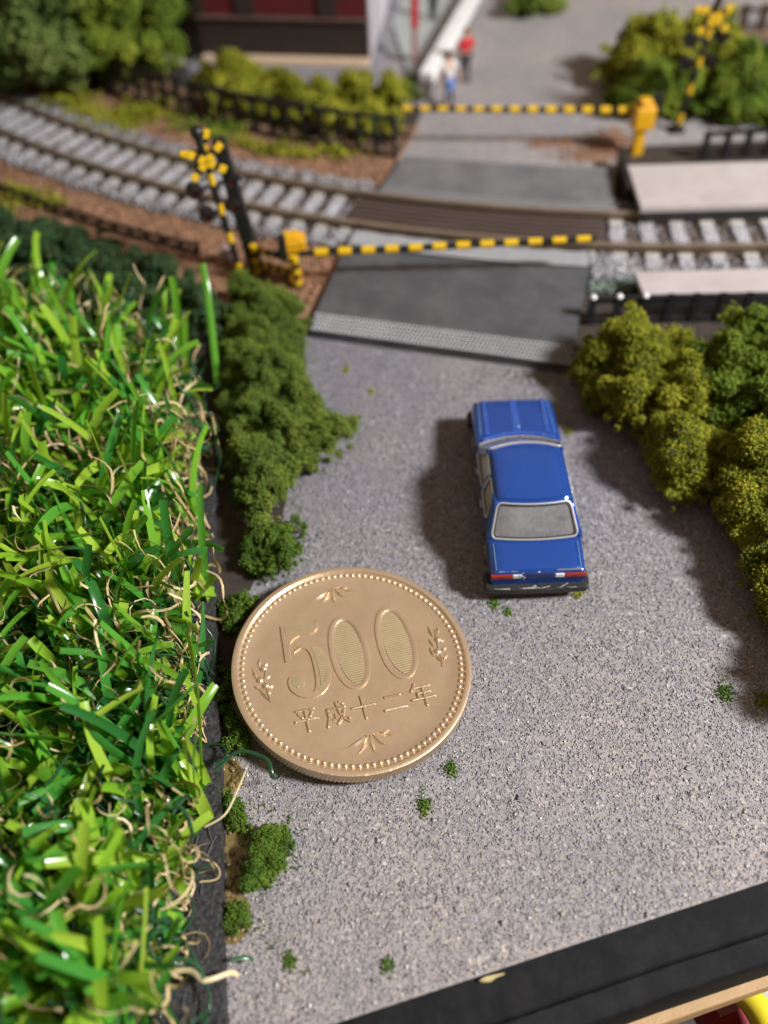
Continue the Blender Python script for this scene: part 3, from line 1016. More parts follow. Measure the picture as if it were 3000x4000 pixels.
def tube_cloud(pts, s2, n2, rd, K, sides=5):
    n = len(pts)
    ang = np.arange(sides) * 2 * math.pi / sides
    V = pts[:, :, None] + (s2[:, :, None] * np.cos(ang)[None, None, :, None] + n2[:, :, None] * np.sin(ang)[None, None, :, None]) * rd[:, None, None, None]
    base = ((np.arange(n) * K)[:, None] + np.arange(K - 1)[None]).reshape(-1) * sides
    F = []
    for k in range(sides):
        k2 = (k + 1) % sides
        F.append(np.stack([base + k, base + k2, base + sides + k2, base + sides + k], 1))
    return V.reshape(-1, 3), np.concatenate(F)


pts, s2, n2 = curl_paths(1500, rt, (.6, 1.8), K2, 1, .8)
pts, s2, n2 = keep_in(pts, s2, n2, rt.uniform(-.2, .1, len(pts)))
V, F = tube_cloud(pts, s2, n2, rt.uniform(.010, .02, len(pts)), K2)
me = np_mesh('filaments', V, F)
me.shade_smooth()
link('filaments', me, m_fil, turf, kind='stuff')
# single strands that stick out over the edge
lone = [((840, 3010, .3), [(930, 2935, .3), (1010, 2950, .32), (1050, 2975, .34), (1062, 3030, .30), (1085, 3040, .2), (1098, 2985, .3)], .02, m_fil, 'filament'),
        ((850, 1500, .3), [(815, 1180, .9), (790, 1030, 1.3)], .05, m_blade, 'grass_blade'),
        ((800, 3230, .2), [(880, 3180, .25), (930, 3080, .2), (960, 3010, .1)], .012, m_thatch, 'thatch_strand'),
        ((640, 3800, .3), [(740, 3790, .35), (800, 3830, .4), (900, 3800, .3), (930, 3810, .2)], .022, m_thatch, 'thatch_strand'),
        ((900, 3750, .2), [(960, 3740, .15), (990, 3752, .1)], .02, m_fil, 'filament')]
for s0, ps, rr, mt, nm in lone:
    pp = [at(*s0) - to] + [at(*p) - to for p in ps]
    # smooth the corners a little
    dense = []
    for i in range(len(pp) - 1):
        p0, p1, p2, p3 = pp[max(i - 1, 0)], pp[i], pp[i + 1], pp[min(i + 2, len(pp) - 1)]
        for u in [0, .25, .5, .75]:
            dense.append(.5 * ((2 * p1) + (p2 - p0) * u + (2 * p0 - 5 * p1 + 4 * p2 - p3) * u * u + (3 * p1 - p0 - 3 * p2 + p3) * u ** 3))
    dense.append(pp[-1])
    mb = MB()
    mb.tube(dense, rr, 6, flat=.35)
    obj(nm, mb, mt, turf, smooth=True)


# ------------------------------------------------------------------ coin
RC = 1.325
m_gold = M('nickel_brass', (.81, .63, .43), (.69, .52, .35), scale=2.2, rough=.33, metal=.74, bump=.06, bscale=45, dust=.30, dcol=(.50, .34, .19), dscale=6)
m_gold2 = M('bright_brass', (.80, .66, .40), (.66, .54, .32), scale=9, rough=.30, metal=.6)
m_gold3 = M('groove_shade_brass', (.46, .37, .23), (.36, .29, .18), scale=9, rough=.45, metal=.5)  # darker brass paints shade between the bright hatching ridges
for _m in (m_gold,):
    # fine handling scratches in two directions
    _nt = _m.node_tree
    _p = _nt.nodes['Principled BSDF']
    _tc = N(_nt, 'ShaderNodeTexCoord')
    _prev = _p.inputs['Normal'].links[0].from_socket
    for _ang, _sc in ((.4, 1.0), (2.1, .8), (1.2, 1.3)):
        _mp = N(_nt, 'ShaderNodeMapping')
        _mp.inputs['Rotation'].default_value = (0, 0, _ang)
        _mp.inputs['Scale'].default_value = (70 * _sc, 1.6 * _sc, 1)
        _nt.links.new(_tc.outputs['Object'], _mp.inputs[0])
        _nz = N(_nt, 'ShaderNodeTexNoise', Scale=1.0, Detail=2.0)
        _nt.links.new(_mp.outputs[0], _nz.inputs['Vector'])
        _rm = ramp(_nt, _nz.outputs['Fac'], [(.66, (0, 0, 0)), (.72, (1, 1, 1))])
        _bn = N(_nt, 'ShaderNodeBump', Strength=.22, Distance=.008)
        _bn.invert = True
        _nt.links.new(_rm, _bn.inputs['Height'])
        _nt.links.new(_prev, _bn.inputs['Normal'])
        _prev = _bn.outputs[0]
    _nt.links.new(_prev, _p.inputs['Normal'])
ca, cb = -.0709, -.0113
nrm = Vector((-ca, -cb, 1)).normalized()
coin = thing('coin', 'gold coloured coin with a large 500 lying on the grey road beside the turf', 'coin')
ex = Vector((1, 0, ca)).normalized()
ey = nrm.cross(ex)
cr, sr = math.cos(rad(13.097)), math.sin(rad(13.097))
X_, Y_ = ex * cr + ey * sr, ey * cr - ex * sr
mw = Matrix.Identity(4)
cpos = Vector((-.4261, 5.0811, .265)) - nrm * .18
for i in range(3):
    mw[i][0], mw[i][1], mw[i][2], mw[i][3] = X_[i], Y_[i], nrm[i], cpos[i]
coin.matrix_world = mw
FZ = .156
mb = MB()
mb.lathe([(.002, 0), (1.28, 0), (1.300, .008), (1.306, .02), (1.306, .158), (1.318, .166), (1.316, .174), (1.300, .180), (1.262, .180), (1.250, .176), (1.243, .160), (1.236, FZ), (1.0, FZ - .002), (.002, FZ)], 160)
obj('blank', mb, m_gold, coin, smooth=True, angle=50)
mb = MB()
nt_ = 190
vs, fs = [], []
for k in range(nt_ * 2):
    th = 2 * math.pi * k / (nt_ * 2)
    r_ = 1.3205 if k % 2 else 1.3055
    for (z_, sl) in ((.018, -.012), (.160, .012)):
        vs.append((r_ * math.cos(th + sl), r_ * math.sin(th + sl), z_))
for k in range(nt_ * 2):
    a, b = k * 2, ((k + 1) % (nt_ * 2)) * 2
    fs.append((a, b, b + 1, a + 1))
mb.add(vs, fs)
obj('reeded_edge', mb, m_gold, coin)
# ring of beads
bm_ = MB()
bm_.dome((0, 0, 0), .028, .024, 10, 3)
bead_me = bm_.mesh('bead', True)
for k in range(104):
    th = 2 * math.pi * k / 104
    link('bead', bead_me, m_gold, coin, (1.2 * math.cos(th), 1.2 * math.sin(th), FZ - .002))


def ring_digit(cx, cy, a, b, wth):
    n = 56
    loops = [(a + .005, b + .005, FZ - .001), (a + .001, b + .001, FZ + .011), (a - .010, b - .010, FZ + .0125), (a - wth + .014, b - wth + .014, FZ + .0125), (a - wth + .005, b - wth + .005, FZ + .008), (a - wth - .006, b - wth - .006, FZ + .003)]
    mb = MB()
    vs = []
    for (aa, bb, z_) in loops:
        for k in range(n):
            th = 2 * math.pi * k / n
            vs.append((cx + .02 * math.sin(th) + aa * math.copysign(abs(math.cos(th)) ** .92, math.cos(th)), cy + bb * math.copysign(abs(math.sin(th)) ** .92, math.sin(th)), z_))
    fs = [(i * n + k, i * n + (k + 1) % n, (i + 1) * n + (k + 1) % n, (i + 1) * n + k) for i in range(len(loops) - 1) for k in range(n)]
    mb.add(vs, fs)
    d = obj('numeral', mb, m_gold, coin, smooth=True, angle=60)
    h = MB()
    m_ = 30
    for i in range(m_):
        y_ = -b + wth + (2 * (b - wth)) * (i + .5) / m_
        q = math.sqrt(max(0, 1 - (y_ / (b - wth)) ** 2)) * (a - wth) - .004
        if q < .01:
            continue
        h.tube([(cx - q, cy + y_, FZ + .005), (cx + q, cy + y_, FZ + .005)], .0085, 4)
    fl = MB()
    fl.prism([(cx + (a - wth - .004) * math.cos(2 * math.pi * k / 40), cy + (b - wth - .004) * math.sin(2 * math.pi * k / 40)) for k in range(40)], FZ - .002, FZ + .003)
    obj('hatched_ground', fl, m_gold3, d)
    obj('hatching', h, m_gold2, d, kind='stuff')


ring_digit(.005, .157, .215, .478, .062)
ring_digit(.548, .158, .215, .480, .062)
FIVE_TOP = [(-0.678, 0.658), (-0.303, 0.622), (-0.243, 0.653), (-0.250, 0.585), (-0.275, 0.530), (-0.315, 0.490), (-0.372, 0.476), (-0.491, 0.483), (-0.562, 0.452), (-0.604, 0.408), (-0.631, 0.328), (-0.638, 0.255), (-0.651, 0.173), (-0.713, 0.178)]
FIVE_BOWL = [(-0.600, 0.272), (-0.576, 0.316), (-0.496, 0.361), (-0.415, 0.362), (-0.333, 0.316), (-0.274, 0.208), (-0.248, 0.043), (-0.263, -0.11), (-0.306, -0.212), (-0.386, -0.289), (-0.49, -0.317), (-0.583, -0.3), (-0.67, -0.253), (-0.727, -0.169), (-0.738, -0.075), (-0.704, -0.001), (-0.637, 0.013), (-0.571, -0.034), (-0.549, -0.101), (-0.581, -0.164), (-0.552, -0.232), (-0.489, -0.251), (-0.451, -0.196), (-0.431, -0.099), (-0.42, 0.085), (-0.425, 0.213), (-0.45, 0.291), (-0.503, 0.320), (-0.560, 0.295)]


mb = MB()
mb.prism(FIVE_TOP, FZ - .002, FZ + .017, .006)
mb.prism(smooth_poly(FIVE_BOWL), FZ - .002, FZ + .016, .005)
five = obj('numeral', mb, m_gold, coin)
for poly_ in ([(-.640, .632), (-.310, .602), (-.326, .520), (-.634, .538)],
              [(-.398, .300), (-.330, .262), (-.290, .170), (-.275, .050), (-.292, -.080), (-.335, -.170), (-.385, -.235), (-.412, -.235), (-.388, -.120), (-.378, .020), (-.380, .190)],
              [(-.690, -.060), (-.660, -.035), (-.615, -.035), (-.585, -.080), (-.600, -.130), (-.650, -.165), (-.682, -.120)]):
    fl = MB()
    fl.prism(poly_, FZ + .010, FZ + .0185, .002)
    obj('hatched_ground', fl, m_gold3, five)
h = MB()
for i in range(5):
    v = i / 4
    h.tube([(-.636 + .004 * v, .628 - .085 * v, FZ + .019), (-.312 - .014 * v, .598 - .075 * v, FZ + .019)], .006, 5)
for i in range(20):
    v = i / 19
    y_ = .29 - .52 * v
    w0 = -.395 + .02 * math.sin(v * 3.1) - .03 * (v > .9)
    w1 = -.385 + .115 * math.sin(min(1, .25 + v * .95) * math.pi * .93) ** .7 if v < .97 else -.38
    h.tube([(w0, y_, FZ + .018), (max(w1, w0 + .02), y_ - .004, FZ + .018)], .0075, 4)
for i in range(7):
    y_ = -.03 - .13 * i / 6
    q = .052 * math.sqrt(max(.08, 1 - ((y_ + .075) / .09) ** 2))
    h.tube([(-.638 - q, y_, FZ + .018), (-.638 + q, y_, FZ + .018)], .0055, 5)
obj('hatching', h, m_gold2, five, kind='stuff')
KAN = {
    'hei': [[(-.38, .45), (.4, .45)], [(-.3, .3), (-.17, .12)], [(.3, .3), (.2, .12)], [(-.5, -.02), (.5, -.02)], [(0, .45), (0, -.52)]],
    'sei': [[(-.36, .26), (-.36, -.15), (-.5, -.5)], [(-.36, .26), (.42, .26)], [(-.3, .02), (-.06, .02), (-.06, -.28), (-.17, -.25)], [(.08, .5), (.14, .05), (.3, -.3), (.48, -.46), (.52, -.28)], [(.38, .1), (.22, -.2), (-.02, -.46)], [(.26, .5), (.38, .4)]],
    'ju': [[(-.5, .05), (.5, .05)], [(0, .5), (0, -.52)]],
    'ni': [[(-.34, .26), (.34, .26)], [(-.5, -.34), (.5, -.34)]],
    'nen': [[(-.25, .52), (-.34, .36), (-.46, .22)], [(-.3, .34), (.42, .34)], [(-.22, .06), (.36, .06)], [(-.22, .06), (-.22, -.2)], [(-.52, -.2), (.52, -.2)], [(.06, .34), (.06, -.54)]]}
for key, (kx, ky) in dict(hei=(-.627, -.548), sei=(-.307, -.556), ju=(-.012, -.55), ni=(.321, -.56), nen=(.644, -.548)).items():
    mb = MB()
    for st in KAN[key]:
        pts_ = [(kx + p[0] * .235, ky + p[1] * .255, FZ + .004) for p in st]
        mb.tube(pts_, .0155, 6)
        for p in (pts_[0], pts_[-1]):
            mb.dome((p[0], p[1], FZ), .0185, .02, 8, 2)
    obj('character', mb, m_gold, coin, smooth=True, angle=60)


def leaf(mb, a, b, wdt, z=FZ, h=.02, bend=.0):
    a, b = Vector(a), Vector(b)
    d = b - a
    nn = Vector((-d.y, d.x))
    nn.normalize()
    vs, n_ = [], 7
    for i in range(n_):
        t_ = i / (n_ - 1)
        c_ = a + d * t_ + nn * bend * math.sin(math.pi * t_)
        w_ = wdt * (math.sin(math.pi * min(1, t_ * 1.0)) ** .8) * (1 - .25 * t_) + .002
        vs += [(c_.x + nn.x * w_, c_.y + nn.y * w_, z - .001), (c_.x, c_.y, z + h * (math.sin(math.pi * (.12 + .8 * t_)))), (c_.x - nn.x * w_, c_.y - nn.y * w_, z - .001)]
    fs = []
    for i in range(n_ - 1):
        q = i * 3
        fs += [(q, q + 1, q + 4, q + 3), (q + 1, q + 2, q + 5, q + 4)]
    mb.add(vs, fs)


for sp in ([(-0.001, 1.033), (-0.284, 0.928), (-0.154, 0.866), (0.0, 0.829), (0.129, 0.883), (0.304, 0.94), (0.189, 1.011)],
           [(-0.042, -0.865), (-0.326, -0.965), (-0.197, -1.054), (-0.022, -1.084), (0.107, -1.024), (0.268, -0.933), (0.185, -0.865)]):
    spr = MB()
    hub = Vector(sp[0])
    spr.tube([(hub.x - .03, hub.y - .01, FZ), (hub.x + .1, hub.y + .01, FZ)], .012, 6)
    so = obj('bamboo_sprig', spr, m_gold, coin, smooth=True)
    for i, tip in enumerate(sp[1:]):
        mb = MB()
        st = hub + Vector((-.04 + .03 * i, -.01))
        leaf(mb, st, tip, .026 if i < 4 else .018, bend=(.02 if i < 2 else -.015), h=.024)
        obj('leaf', mb, m_gold, so, smooth=True, angle=25)
for fr_, lf, stm in (([(-0.955, 0.17), (-1.016, 0.035), (-0.967, -0.045)],
                      [(-1.004, 0.203), (-0.966, 0.314), (-0.949, 0.183), (-0.895, 0.233), (-1.052, 0.054), (-1.075, 0.204), (-0.975, 0.035), (-0.89, 0.065), (-1.047, -0.069), (-1.095, -0.017), (-0.941, -0.095), (-0.883, -0.039), (-1.047, -0.069), (-0.953, -0.252), (-0.969, -0.169), (-0.929, -0.098)],
                      [(-0.925, 0.167), (-0.971, 0.013), (-0.949, -0.253)]),
                     ([(1.015, 0.068), (0.965, -0.079)],
                      [(0.967, 0.112), (0.954, 0.268), (1.034, 0.141), (1.06, 0.235), (0.938, -0.012), (0.916, 0.103), (0.901, -0.133), (0.89, -0.001), (1.019, 0.034), (1.082, 0.051), (1.014, -0.074), (1.08, -0.047), (0.933, -0.119), (0.961, -0.212), (0.994, -0.198), (1.066, -0.119)],
                      [(1.02, 0.204), (0.985, -0.047), (0.981, -0.195), (0.959, -0.279)])):
    mb = MB()
    mb.tube([(p[0], p[1], FZ + .004) for p in stm], .009, 6)
    so = obj('orange_sprig', mb, m_gold, coin, smooth=True)
    for f_ in fr_:
        mb = MB()
        mb.dome((f_[0], f_[1], FZ - .002), .042, .03, 12, 4)
        obj('fruit', mb, m_gold, so, smooth=True)
    for i in range(0, len(lf), 2):
        mb = MB()
        leaf(mb, lf[i], lf[i + 1], .024)
        obj('leaf', mb, m_gold, so, smooth=True, angle=25)


# ------------------------------------------------------------------ car
m_blue = M('blue_paint', (.008, .078, .40), (.006, .064, .35), scale=1.5, rough=.22, metal=.35, coat=1.0, dust=.05, dcol=(.30, .38, .50), dscale=40)
m_glass = M('cloudy_clear_plastic', (.24, .245, .25), (.12, .12, .125), scale=3.0, rough=.22, coat=.7, dust=.45, dcol=(.36, .36, .36), dscale=16)
m_glass.node_tree.nodes['Principled BSDF'].inputs['Subsurface Weight'].default_value = .2
m_glass.node_tree.nodes['Principled BSDF'].inputs['Subsurface Radius'].default_value = (.35, .35, .35)
m_glass.node_tree.nodes['Principled BSDF'].inputs['Subsurface Scale'].default_value = 1.0
m_side_glass, _nt, _p = new_mat('clear_plastic_pane')
_p.inputs['Base Color'].default_value = (.85, .85, .85, 1)
_p.inputs['Roughness'].default_value = .15
_tp, _tl = N(_nt, 'ShaderNodeBsdfTransparent'), N(_nt, 'ShaderNodeBsdfTranslucent')
_tl.inputs[0].default_value = (.95, .95, .93, 1)
_m1, _m2 = N(_nt, 'ShaderNodeMixShader'), N(_nt, 'ShaderNodeMixShader')
_m1.inputs[0].default_value = .12
_m2.inputs[0].default_value = .85
_nt.links.new(_tp.outputs[0], _m1.inputs[1])
_nt.links.new(_tl.outputs[0], _m1.inputs[2])
_nt.links.new(_p.outputs[0], _m2.inputs[1])
_nt.links.new(_m1.outputs[0], _m2.inputs[2])
_nt.links.new(_m2.outputs[0], _nt.nodes['Material Output'].inputs[0])
m_chrome = M('silver_print', (.80, .81, .83), (.70, .71, .73), rough=.28, metal=.6)
m_blackp = M('black_plastic', (.014, .015, .014), (.022, .023, .022), rough=.5, dust=.3, dcol=(.11, .11, .10), dscale=20)
m_red = M('red_lamp', (.42, .03, .012), (.36, .025, .01), rough=.3)
m_white = M('white_print', (.78, .80, .82), rough=.35)
m_tyre = M('tyre', (.018, .018, .018), rough=.7)
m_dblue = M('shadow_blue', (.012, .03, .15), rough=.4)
car = thing('car', 'blue toy saloon car with silver window trim standing on the grey road', 'toy car', (1.767, 7.455, 0), rad(-.9))
car.scale = (1.04, 1.01, 1.0)


def lerp(a, b, t):
    return a + (b - a) * t


st = [(-1.425, .512, .478, .485), (-1.42, .522, .492, .503), (-1.395, .532, .508, .520), (-1.25, .540, .522, .535), (-.95, .545, .545, .556), (-.5, .547, .552, .562), (0, .548, .556, .566), (.5, .546, .552, .566),
      (.65, .545, .545, .562), (1.0, .538, .528, .546), (1.30, .528, .508, .524), (1.385, .52, .494, .508), (1.42, .508, .470, .482), (1.425, .50, .455, .465)]
mb = MB()
half = []
vs = []
NP = 17


def ztop(y):
    for a, b in zip(st[:-1], st[1:]):
        if a[0] <= y <= b[0]:
            return lerp(a[3], b[3], (y - a[0]) / (b[0] - a[0]))
    return .5


for (y, hw, zt, zc) in st:
    h_ = [(0, .15), (hw * .6, .15), (hw * .93, .135), (hw * .985, .19), (hw, .33), (hw * .992, zt - .08), (hw * .965, zt - .018), (hw * .91, zt), (hw * .5, zc)]
    ring = h_ + [(0, zc)] + [(-x, z) for x, z in h_[:0:-1]]
    vs += [(x, y, z) for x, z in ring]
n = len(ring)
fs = [(i * n + k, (i + 1) * n + k, (i + 1) * n + (k + 1) % n, i * n + (k + 1) % n) for i in range(len(st) - 1) for k in range(n)]
fs.append(tuple(range(n)))
fs.append(tuple((len(st) - 1) * n + k for k in range(n))[::-1])
mb.add(vs, fs)
body = obj('body', mb, m_blue, car, smooth=True, angle=180)
bm = bmesh.new()
bm.from_mesh(body.data)
bmesh.ops.recalc_face_normals(bm, faces=bm.faces)
bm.to_mesh(body.data)
bm.free()
ss = body.modifiers.new('sub', 'SUBSURF')
ss.levels = ss.render_levels = 2
cut = MB()
for sx in (-1, 1):
    for yy in (-.86, .90):
        cut.lathe([(.225, sx * .36 - .06), (.225, sx * .6 + .06 * sx - .0)] if sx > 0 else [(.225, -.66), (.225, -.30)], 28, (0, yy, .19), 'x')
cutter = obj('wheel_cutter', cut, None, car)
bm = bmesh.new()
bm.from_mesh(cutter.data)
bmesh.ops.recalc_face_normals(bm, faces=bm.faces)
bm.to_mesh(cutter.data)
bm.free()
bo = body.modifiers.new('cut', 'BOOLEAN')
bo.object = cutter
bo.operation = 'DIFFERENCE'
bpy.context.view_layer.update()
dg = bpy.context.evaluated_depsgraph_get()
nm_ = bpy.data.meshes.new_from_object(body.evaluated_get(dg))
if len(nm_.polygons) > 100:
    nm_.shade_smooth()
    nm_.set_sharp_from_angle(angle=rad(40))
    body.modifiers.clear()
    body.data = nm_
    if not nm_.materials:
        nm_.materials.append(m_blue)
else:
    body.modifiers.remove(bo)
bpy.data.objects.remove(cutter)

ZB, ZT = .552, .868


def hwv(v):
    return lerp(.522, .424, v)


def f_rear(s, v, off=0):
    return Vector((s * (hwv(v) + off), lerp(-.955, -.640, v) - .05 * (1 - s * s) - off, lerp(ZB, ZT, v) + off * .5))


def f_front(s, v, off=0):
    return Vector((s * (hwv(v) + off), lerp(.50, .135, v) + lerp(.15, .10, v) * (1 - s * s) + off, lerp(ZB, ZT, v) + off * .5))


def f_side(sg):
    def f(u, v, off=0):
        return Vector((sg * (hwv(v) + off), lerp(lerp(-.955, -.640, v), lerp(.50, .135, v), u), lerp(ZB, ZT, v)))
    return f


def roof_loop(v, sc_=1.0, z=None, k=36):
    pts_ = []
    m_ = 9
    for i in range(m_):
        pts_.append(f_rear(lerp(-1, 1, i / m_), v))
    for i in range(m_):
        pts_.append(f_side(1)(i / m_, v))
    for i in range(m_):
        pts_.append(f_front(lerp(1, -1, i / m_), v))
    for i in range(m_):
        pts_.append(f_side(-1)(1 - i / m_, v))
    c_ = Vector((0, -.25, 0))
    out = []
    for p in pts_:
        q = c_ + (p - c_) * sc_
        q.z = p.z if z is None else z
        out.append(q)
    return out


def loft(mb, loops, cap=True, capb=True):
    n_ = len(loops[0])
    vs_ = [p for l in loops for p in l]
    fs_ = [(i * n_ + k, i * n_ + (k + 1) % n_, (i + 1) * n_ + (k + 1) % n_, (i + 1) * n_ + k) for i in range(len(loops) - 1) for k in range(n_)]
    if cap:
        fs_.append(tuple((len(loops) - 1) * n_ + k for k in range(n_)))
    if capb:
        fs_.append(tuple(range(n_))[::-1])
    mb.add(vs_, fs_)


mb = MB()
loft(mb, [roof_loop(-.05, .985), roof_loop(.5, .985), roof_loop(.99, .98)])
m_block = M('clear_plastic_block', (.96, .96, .95), (.93, .93, .92), scale=3, rough=.25, coat=.4)
_p = m_block.node_tree.nodes['Principled BSDF']
_p.inputs['Subsurface Weight'].default_value = 1.0
_p.inputs['Subsurface Radius'].default_value = (1.0, 1.0, 1.0)
_p.inputs['Subsurface Scale'].default_value = 2.0
obj('window_block', mb, m_block, car, smooth=True, angle=40)


def grid_patch(mb, f, s0, s1, v0, v1, off, ns=8, nv=4):
    vs_, fs_ = [], []
    for i in range(ns + 1):
        for j in range(nv + 1):
            vs_.append(f(lerp(s0, s1, i / ns), lerp(v0, v1, j / nv), off))
    for i in range(ns):
        for j in range(nv):
            fs_.append((i * (nv + 1) + j, (i + 1) * (nv + 1) + j, (i + 1) * (nv + 1) + j + 1, i * (nv + 1) + j + 1))
    mb.add(vs_, fs_)


mb = MB()
loft(mb, [roof_loop(.90, 1.012), roof_loop(.985, 1.012), roof_loop(1.03, .985), roof_loop(1.0, .95, .893), roof_loop(1.0, .80, .908), roof_loop(1.0, .5, .916), roof_loop(1.0, .15, .918)])
roof = obj('roof', mb, m_blue, car, smooth=True, angle=50)
mb = MB()
loft(mb, [roof_loop(-.06, 1.02), roof_loop(.05, 1.018)], False, False)
obj('window_sill', mb, m_blue, car, smooth=True, angle=50)
for sg in (-1, 1):
    f = f_side(sg)
    for f_, s0_, s1_, ns_ in ((f, -.005, .17, 3), (f, .495, .53, 2), (f, .94, 1.005, 2), (f_rear, sg * .905, sg * 1.012, 2), (f_front, sg * .945, sg * 1.012, 2)):
        mb = MB()
        grid_patch(mb, f_, s0_, s1_, -.02, 1.0, .010, ns_, 4)
        pl = obj('pillar', mb, m_blue, car, smooth=True, angle=60)
        so = pl.modifiers.new('solid', 'SOLIDIFY')
        so.thickness = .012
        so.offset = 0


def rr_path(f, s0, s1, v0, v1, rs_, rv, off, k=6):
    """a rounded rectangle drawn on a window face"""
    pts_ = []
    for (cs, cv, a0) in ((s1 - rs_, v1 - rv, 0), (s0 + rs_, v1 - rv, 90), (s0 + rs_, v0 + rv, 180), (s1 - rs_, v0 + rv, 270)):
        for i in range(k + 1):
            a = rad(a0 + 90 * i / k)
            pts_.append((cs + rs_ * math.cos(a), cv + rv * math.sin(a)))
    dense = []
    for i in range(len(pts_)):
        a, b = pts_[i], pts_[(i + 1) % len(pts_)]
        m_ = 6 if abs(a[0] - b[0]) + abs(a[1] - b[1]) > .3 else 1
        for j in range(m_):
            dense.append((lerp(a[0], b[0], j / m_), lerp(a[1], b[1], j / m_)))
    return [f(s, v, off) for s, v in dense], dense


def window(name, f, s0, s1, v0, v1, rs_, rv, tr=.012, trim=True):
    path, uv = rr_path(f, s0, s1, v0, v1, rs_, rv, .006)
    cs, cv = (s0 + s1) / 2, (v0 + v1) / 2
    mb = MB()
    rings = [[f(lerp(cs, s, q), lerp(cv, v, q), .006) for s, v in uv] for q in (1, .66, .33)]
    n_ = len(uv)
    vs_ = [p for r_ in rings for p in r_] + [f(cs, cv, .006)]
    fs_ = [(i * n_ + k, i * n_ + (k + 1) % n_, (i + 1) * n_ + (k + 1) % n_, (i + 1) * n_ + k) for i in range(2) for k in range(n_)]
    fs_ += [(2 * n_ + k, 2 * n_ + (k + 1) % n_, 3 * n_) for k in range(n_)]
    mb.add(vs_, fs_)
    o = obj(name, mb, m_side_glass if name == 'side_window' else m_glass, car, smooth=True, angle=180)
    if trim:
        t_ = MB()
        path2, _ = rr_path(f, s0, s1, v0, v1, rs_, rv, .014)
        t_.tube(path2 + path2[:2], tr, 6)
        obj('window_trim', t_, m_chrome, o, smooth=True)
        t_ = MB()
        g = .035
        path3, _ = rr_path(f, s0 + g, s1 - g, v0 + g * 1.2, v1 - g * 1.6, rs_ * .9, rv * .9, .010)
        t_.tube(path3 + path3[:2], tr * .7, 6)
        obj('rubber_seal', t_, m_blackp, o, smooth=True)
    return o


window('rear_window', f_rear, -.92, .92, .02, .95, .10, .16, .0125)
window('windscreen', f_front, -.95, .95, .02, .93, .08, .12, .016)
for sg in (-1, 1):
    window('side_window', f_side(sg), .17, .495, .06, .92, .05, .1, .007)
    window('side_window', f_side(sg), .53, .94, .06, .92, .05, .1, .007)
# boot lid and bonnet with pale lines along their sides
for nm, x0, x1, y0, y1 in (('boot_lid', .462, .455, -1.405, -1.035), ('bonnet', .455, .43, .70, 1.395)):
    mb = MB()
    vs_, fs_ = [], []
    nx, ny = 10, 8
    for i in range(nx + 1):
        for j in range(ny + 1):
            y = lerp(y0, y1, j / ny)
            xw = lerp(x0, x1, j / ny)
            x = lerp(-xw, xw, i / nx)
            zt_ = ztop(y) - .012 * max(0, (abs(x) - .27) / .22)
            vs_.append((x, y, zt_ + .006 + .004 * (1 - (x / .46) ** 2)))
    for i in range(nx):
        for j in range(ny):
            a = i * (ny + 1) + j
            fs_.append((a, a + ny + 1, a + ny + 2, a + 1))
    mb.add(vs_, fs_)
    o = obj(nm, mb, m_blue, car, smooth=True, angle=60)
    so = o.modifiers.new('solid', 'SOLIDIFY')
    so.thickness = .022
    so.offset = -1
    bv = o.modifiers.new('bevel', 'BEVEL')
    bv.width = .006
    bv.segments = 2
    bv.limit_method = 'ANGLE'
m_line = M('pale_blue_edge', (.22, .40, .62), (.12, .26, .52), scale=14, rough=.4)  # pale blue for thin lines along the boot lid and bonnet sides
for sg in (-1, 1):
    for (ya, yb, xa, xb) in ((-1.40, -1.04, .468, .470), (.71, 1.38, .462, .438)):
        mb = MB()
        mb.tube([(sg * lerp(xa, xb, k / 8), lerp(ya, yb, k / 8), ztop(lerp(ya, yb, k / 8)) - .004) for k in range(9)], .0045, 5)
        obj('edge_line', mb, m_line, car, smooth=True)
m_lblue = M('rubbed_blue_paint', (.014, .078, .38), (.010, .065, .35), scale=9, rough=.36, coat=.5, dust=.22, dcol=(.35, .38, .42))
for xx, wd_ in ((0.0, .085), (-.375, .05), (.375, .05)):
    mb = MB()
    mb.box((xx, 1.04, ztop(1.04) + .0070), (wd_, .66, .010), mat=Matrix.Rotation(-.043, 3, 'X'))
    obj('bonnet_rib', mb, m_lblue, car, bevel=.004)
mb = MB()
mb.tube([(x, .73 - .12 * (x / .46) ** 2, ztop(.70) + .008) for x in [i * .09 - .45 for i in range(11)]], .028, 6, flat=.4)
obj('cowl', mb, m_lblue, car, smooth=True)
mb = MB()
mb.dome((.02, .83, ztop(.83) + .016), .013, .012, 8, 2)
obj('washer_nozzle', mb, m_white, car, smooth=True)
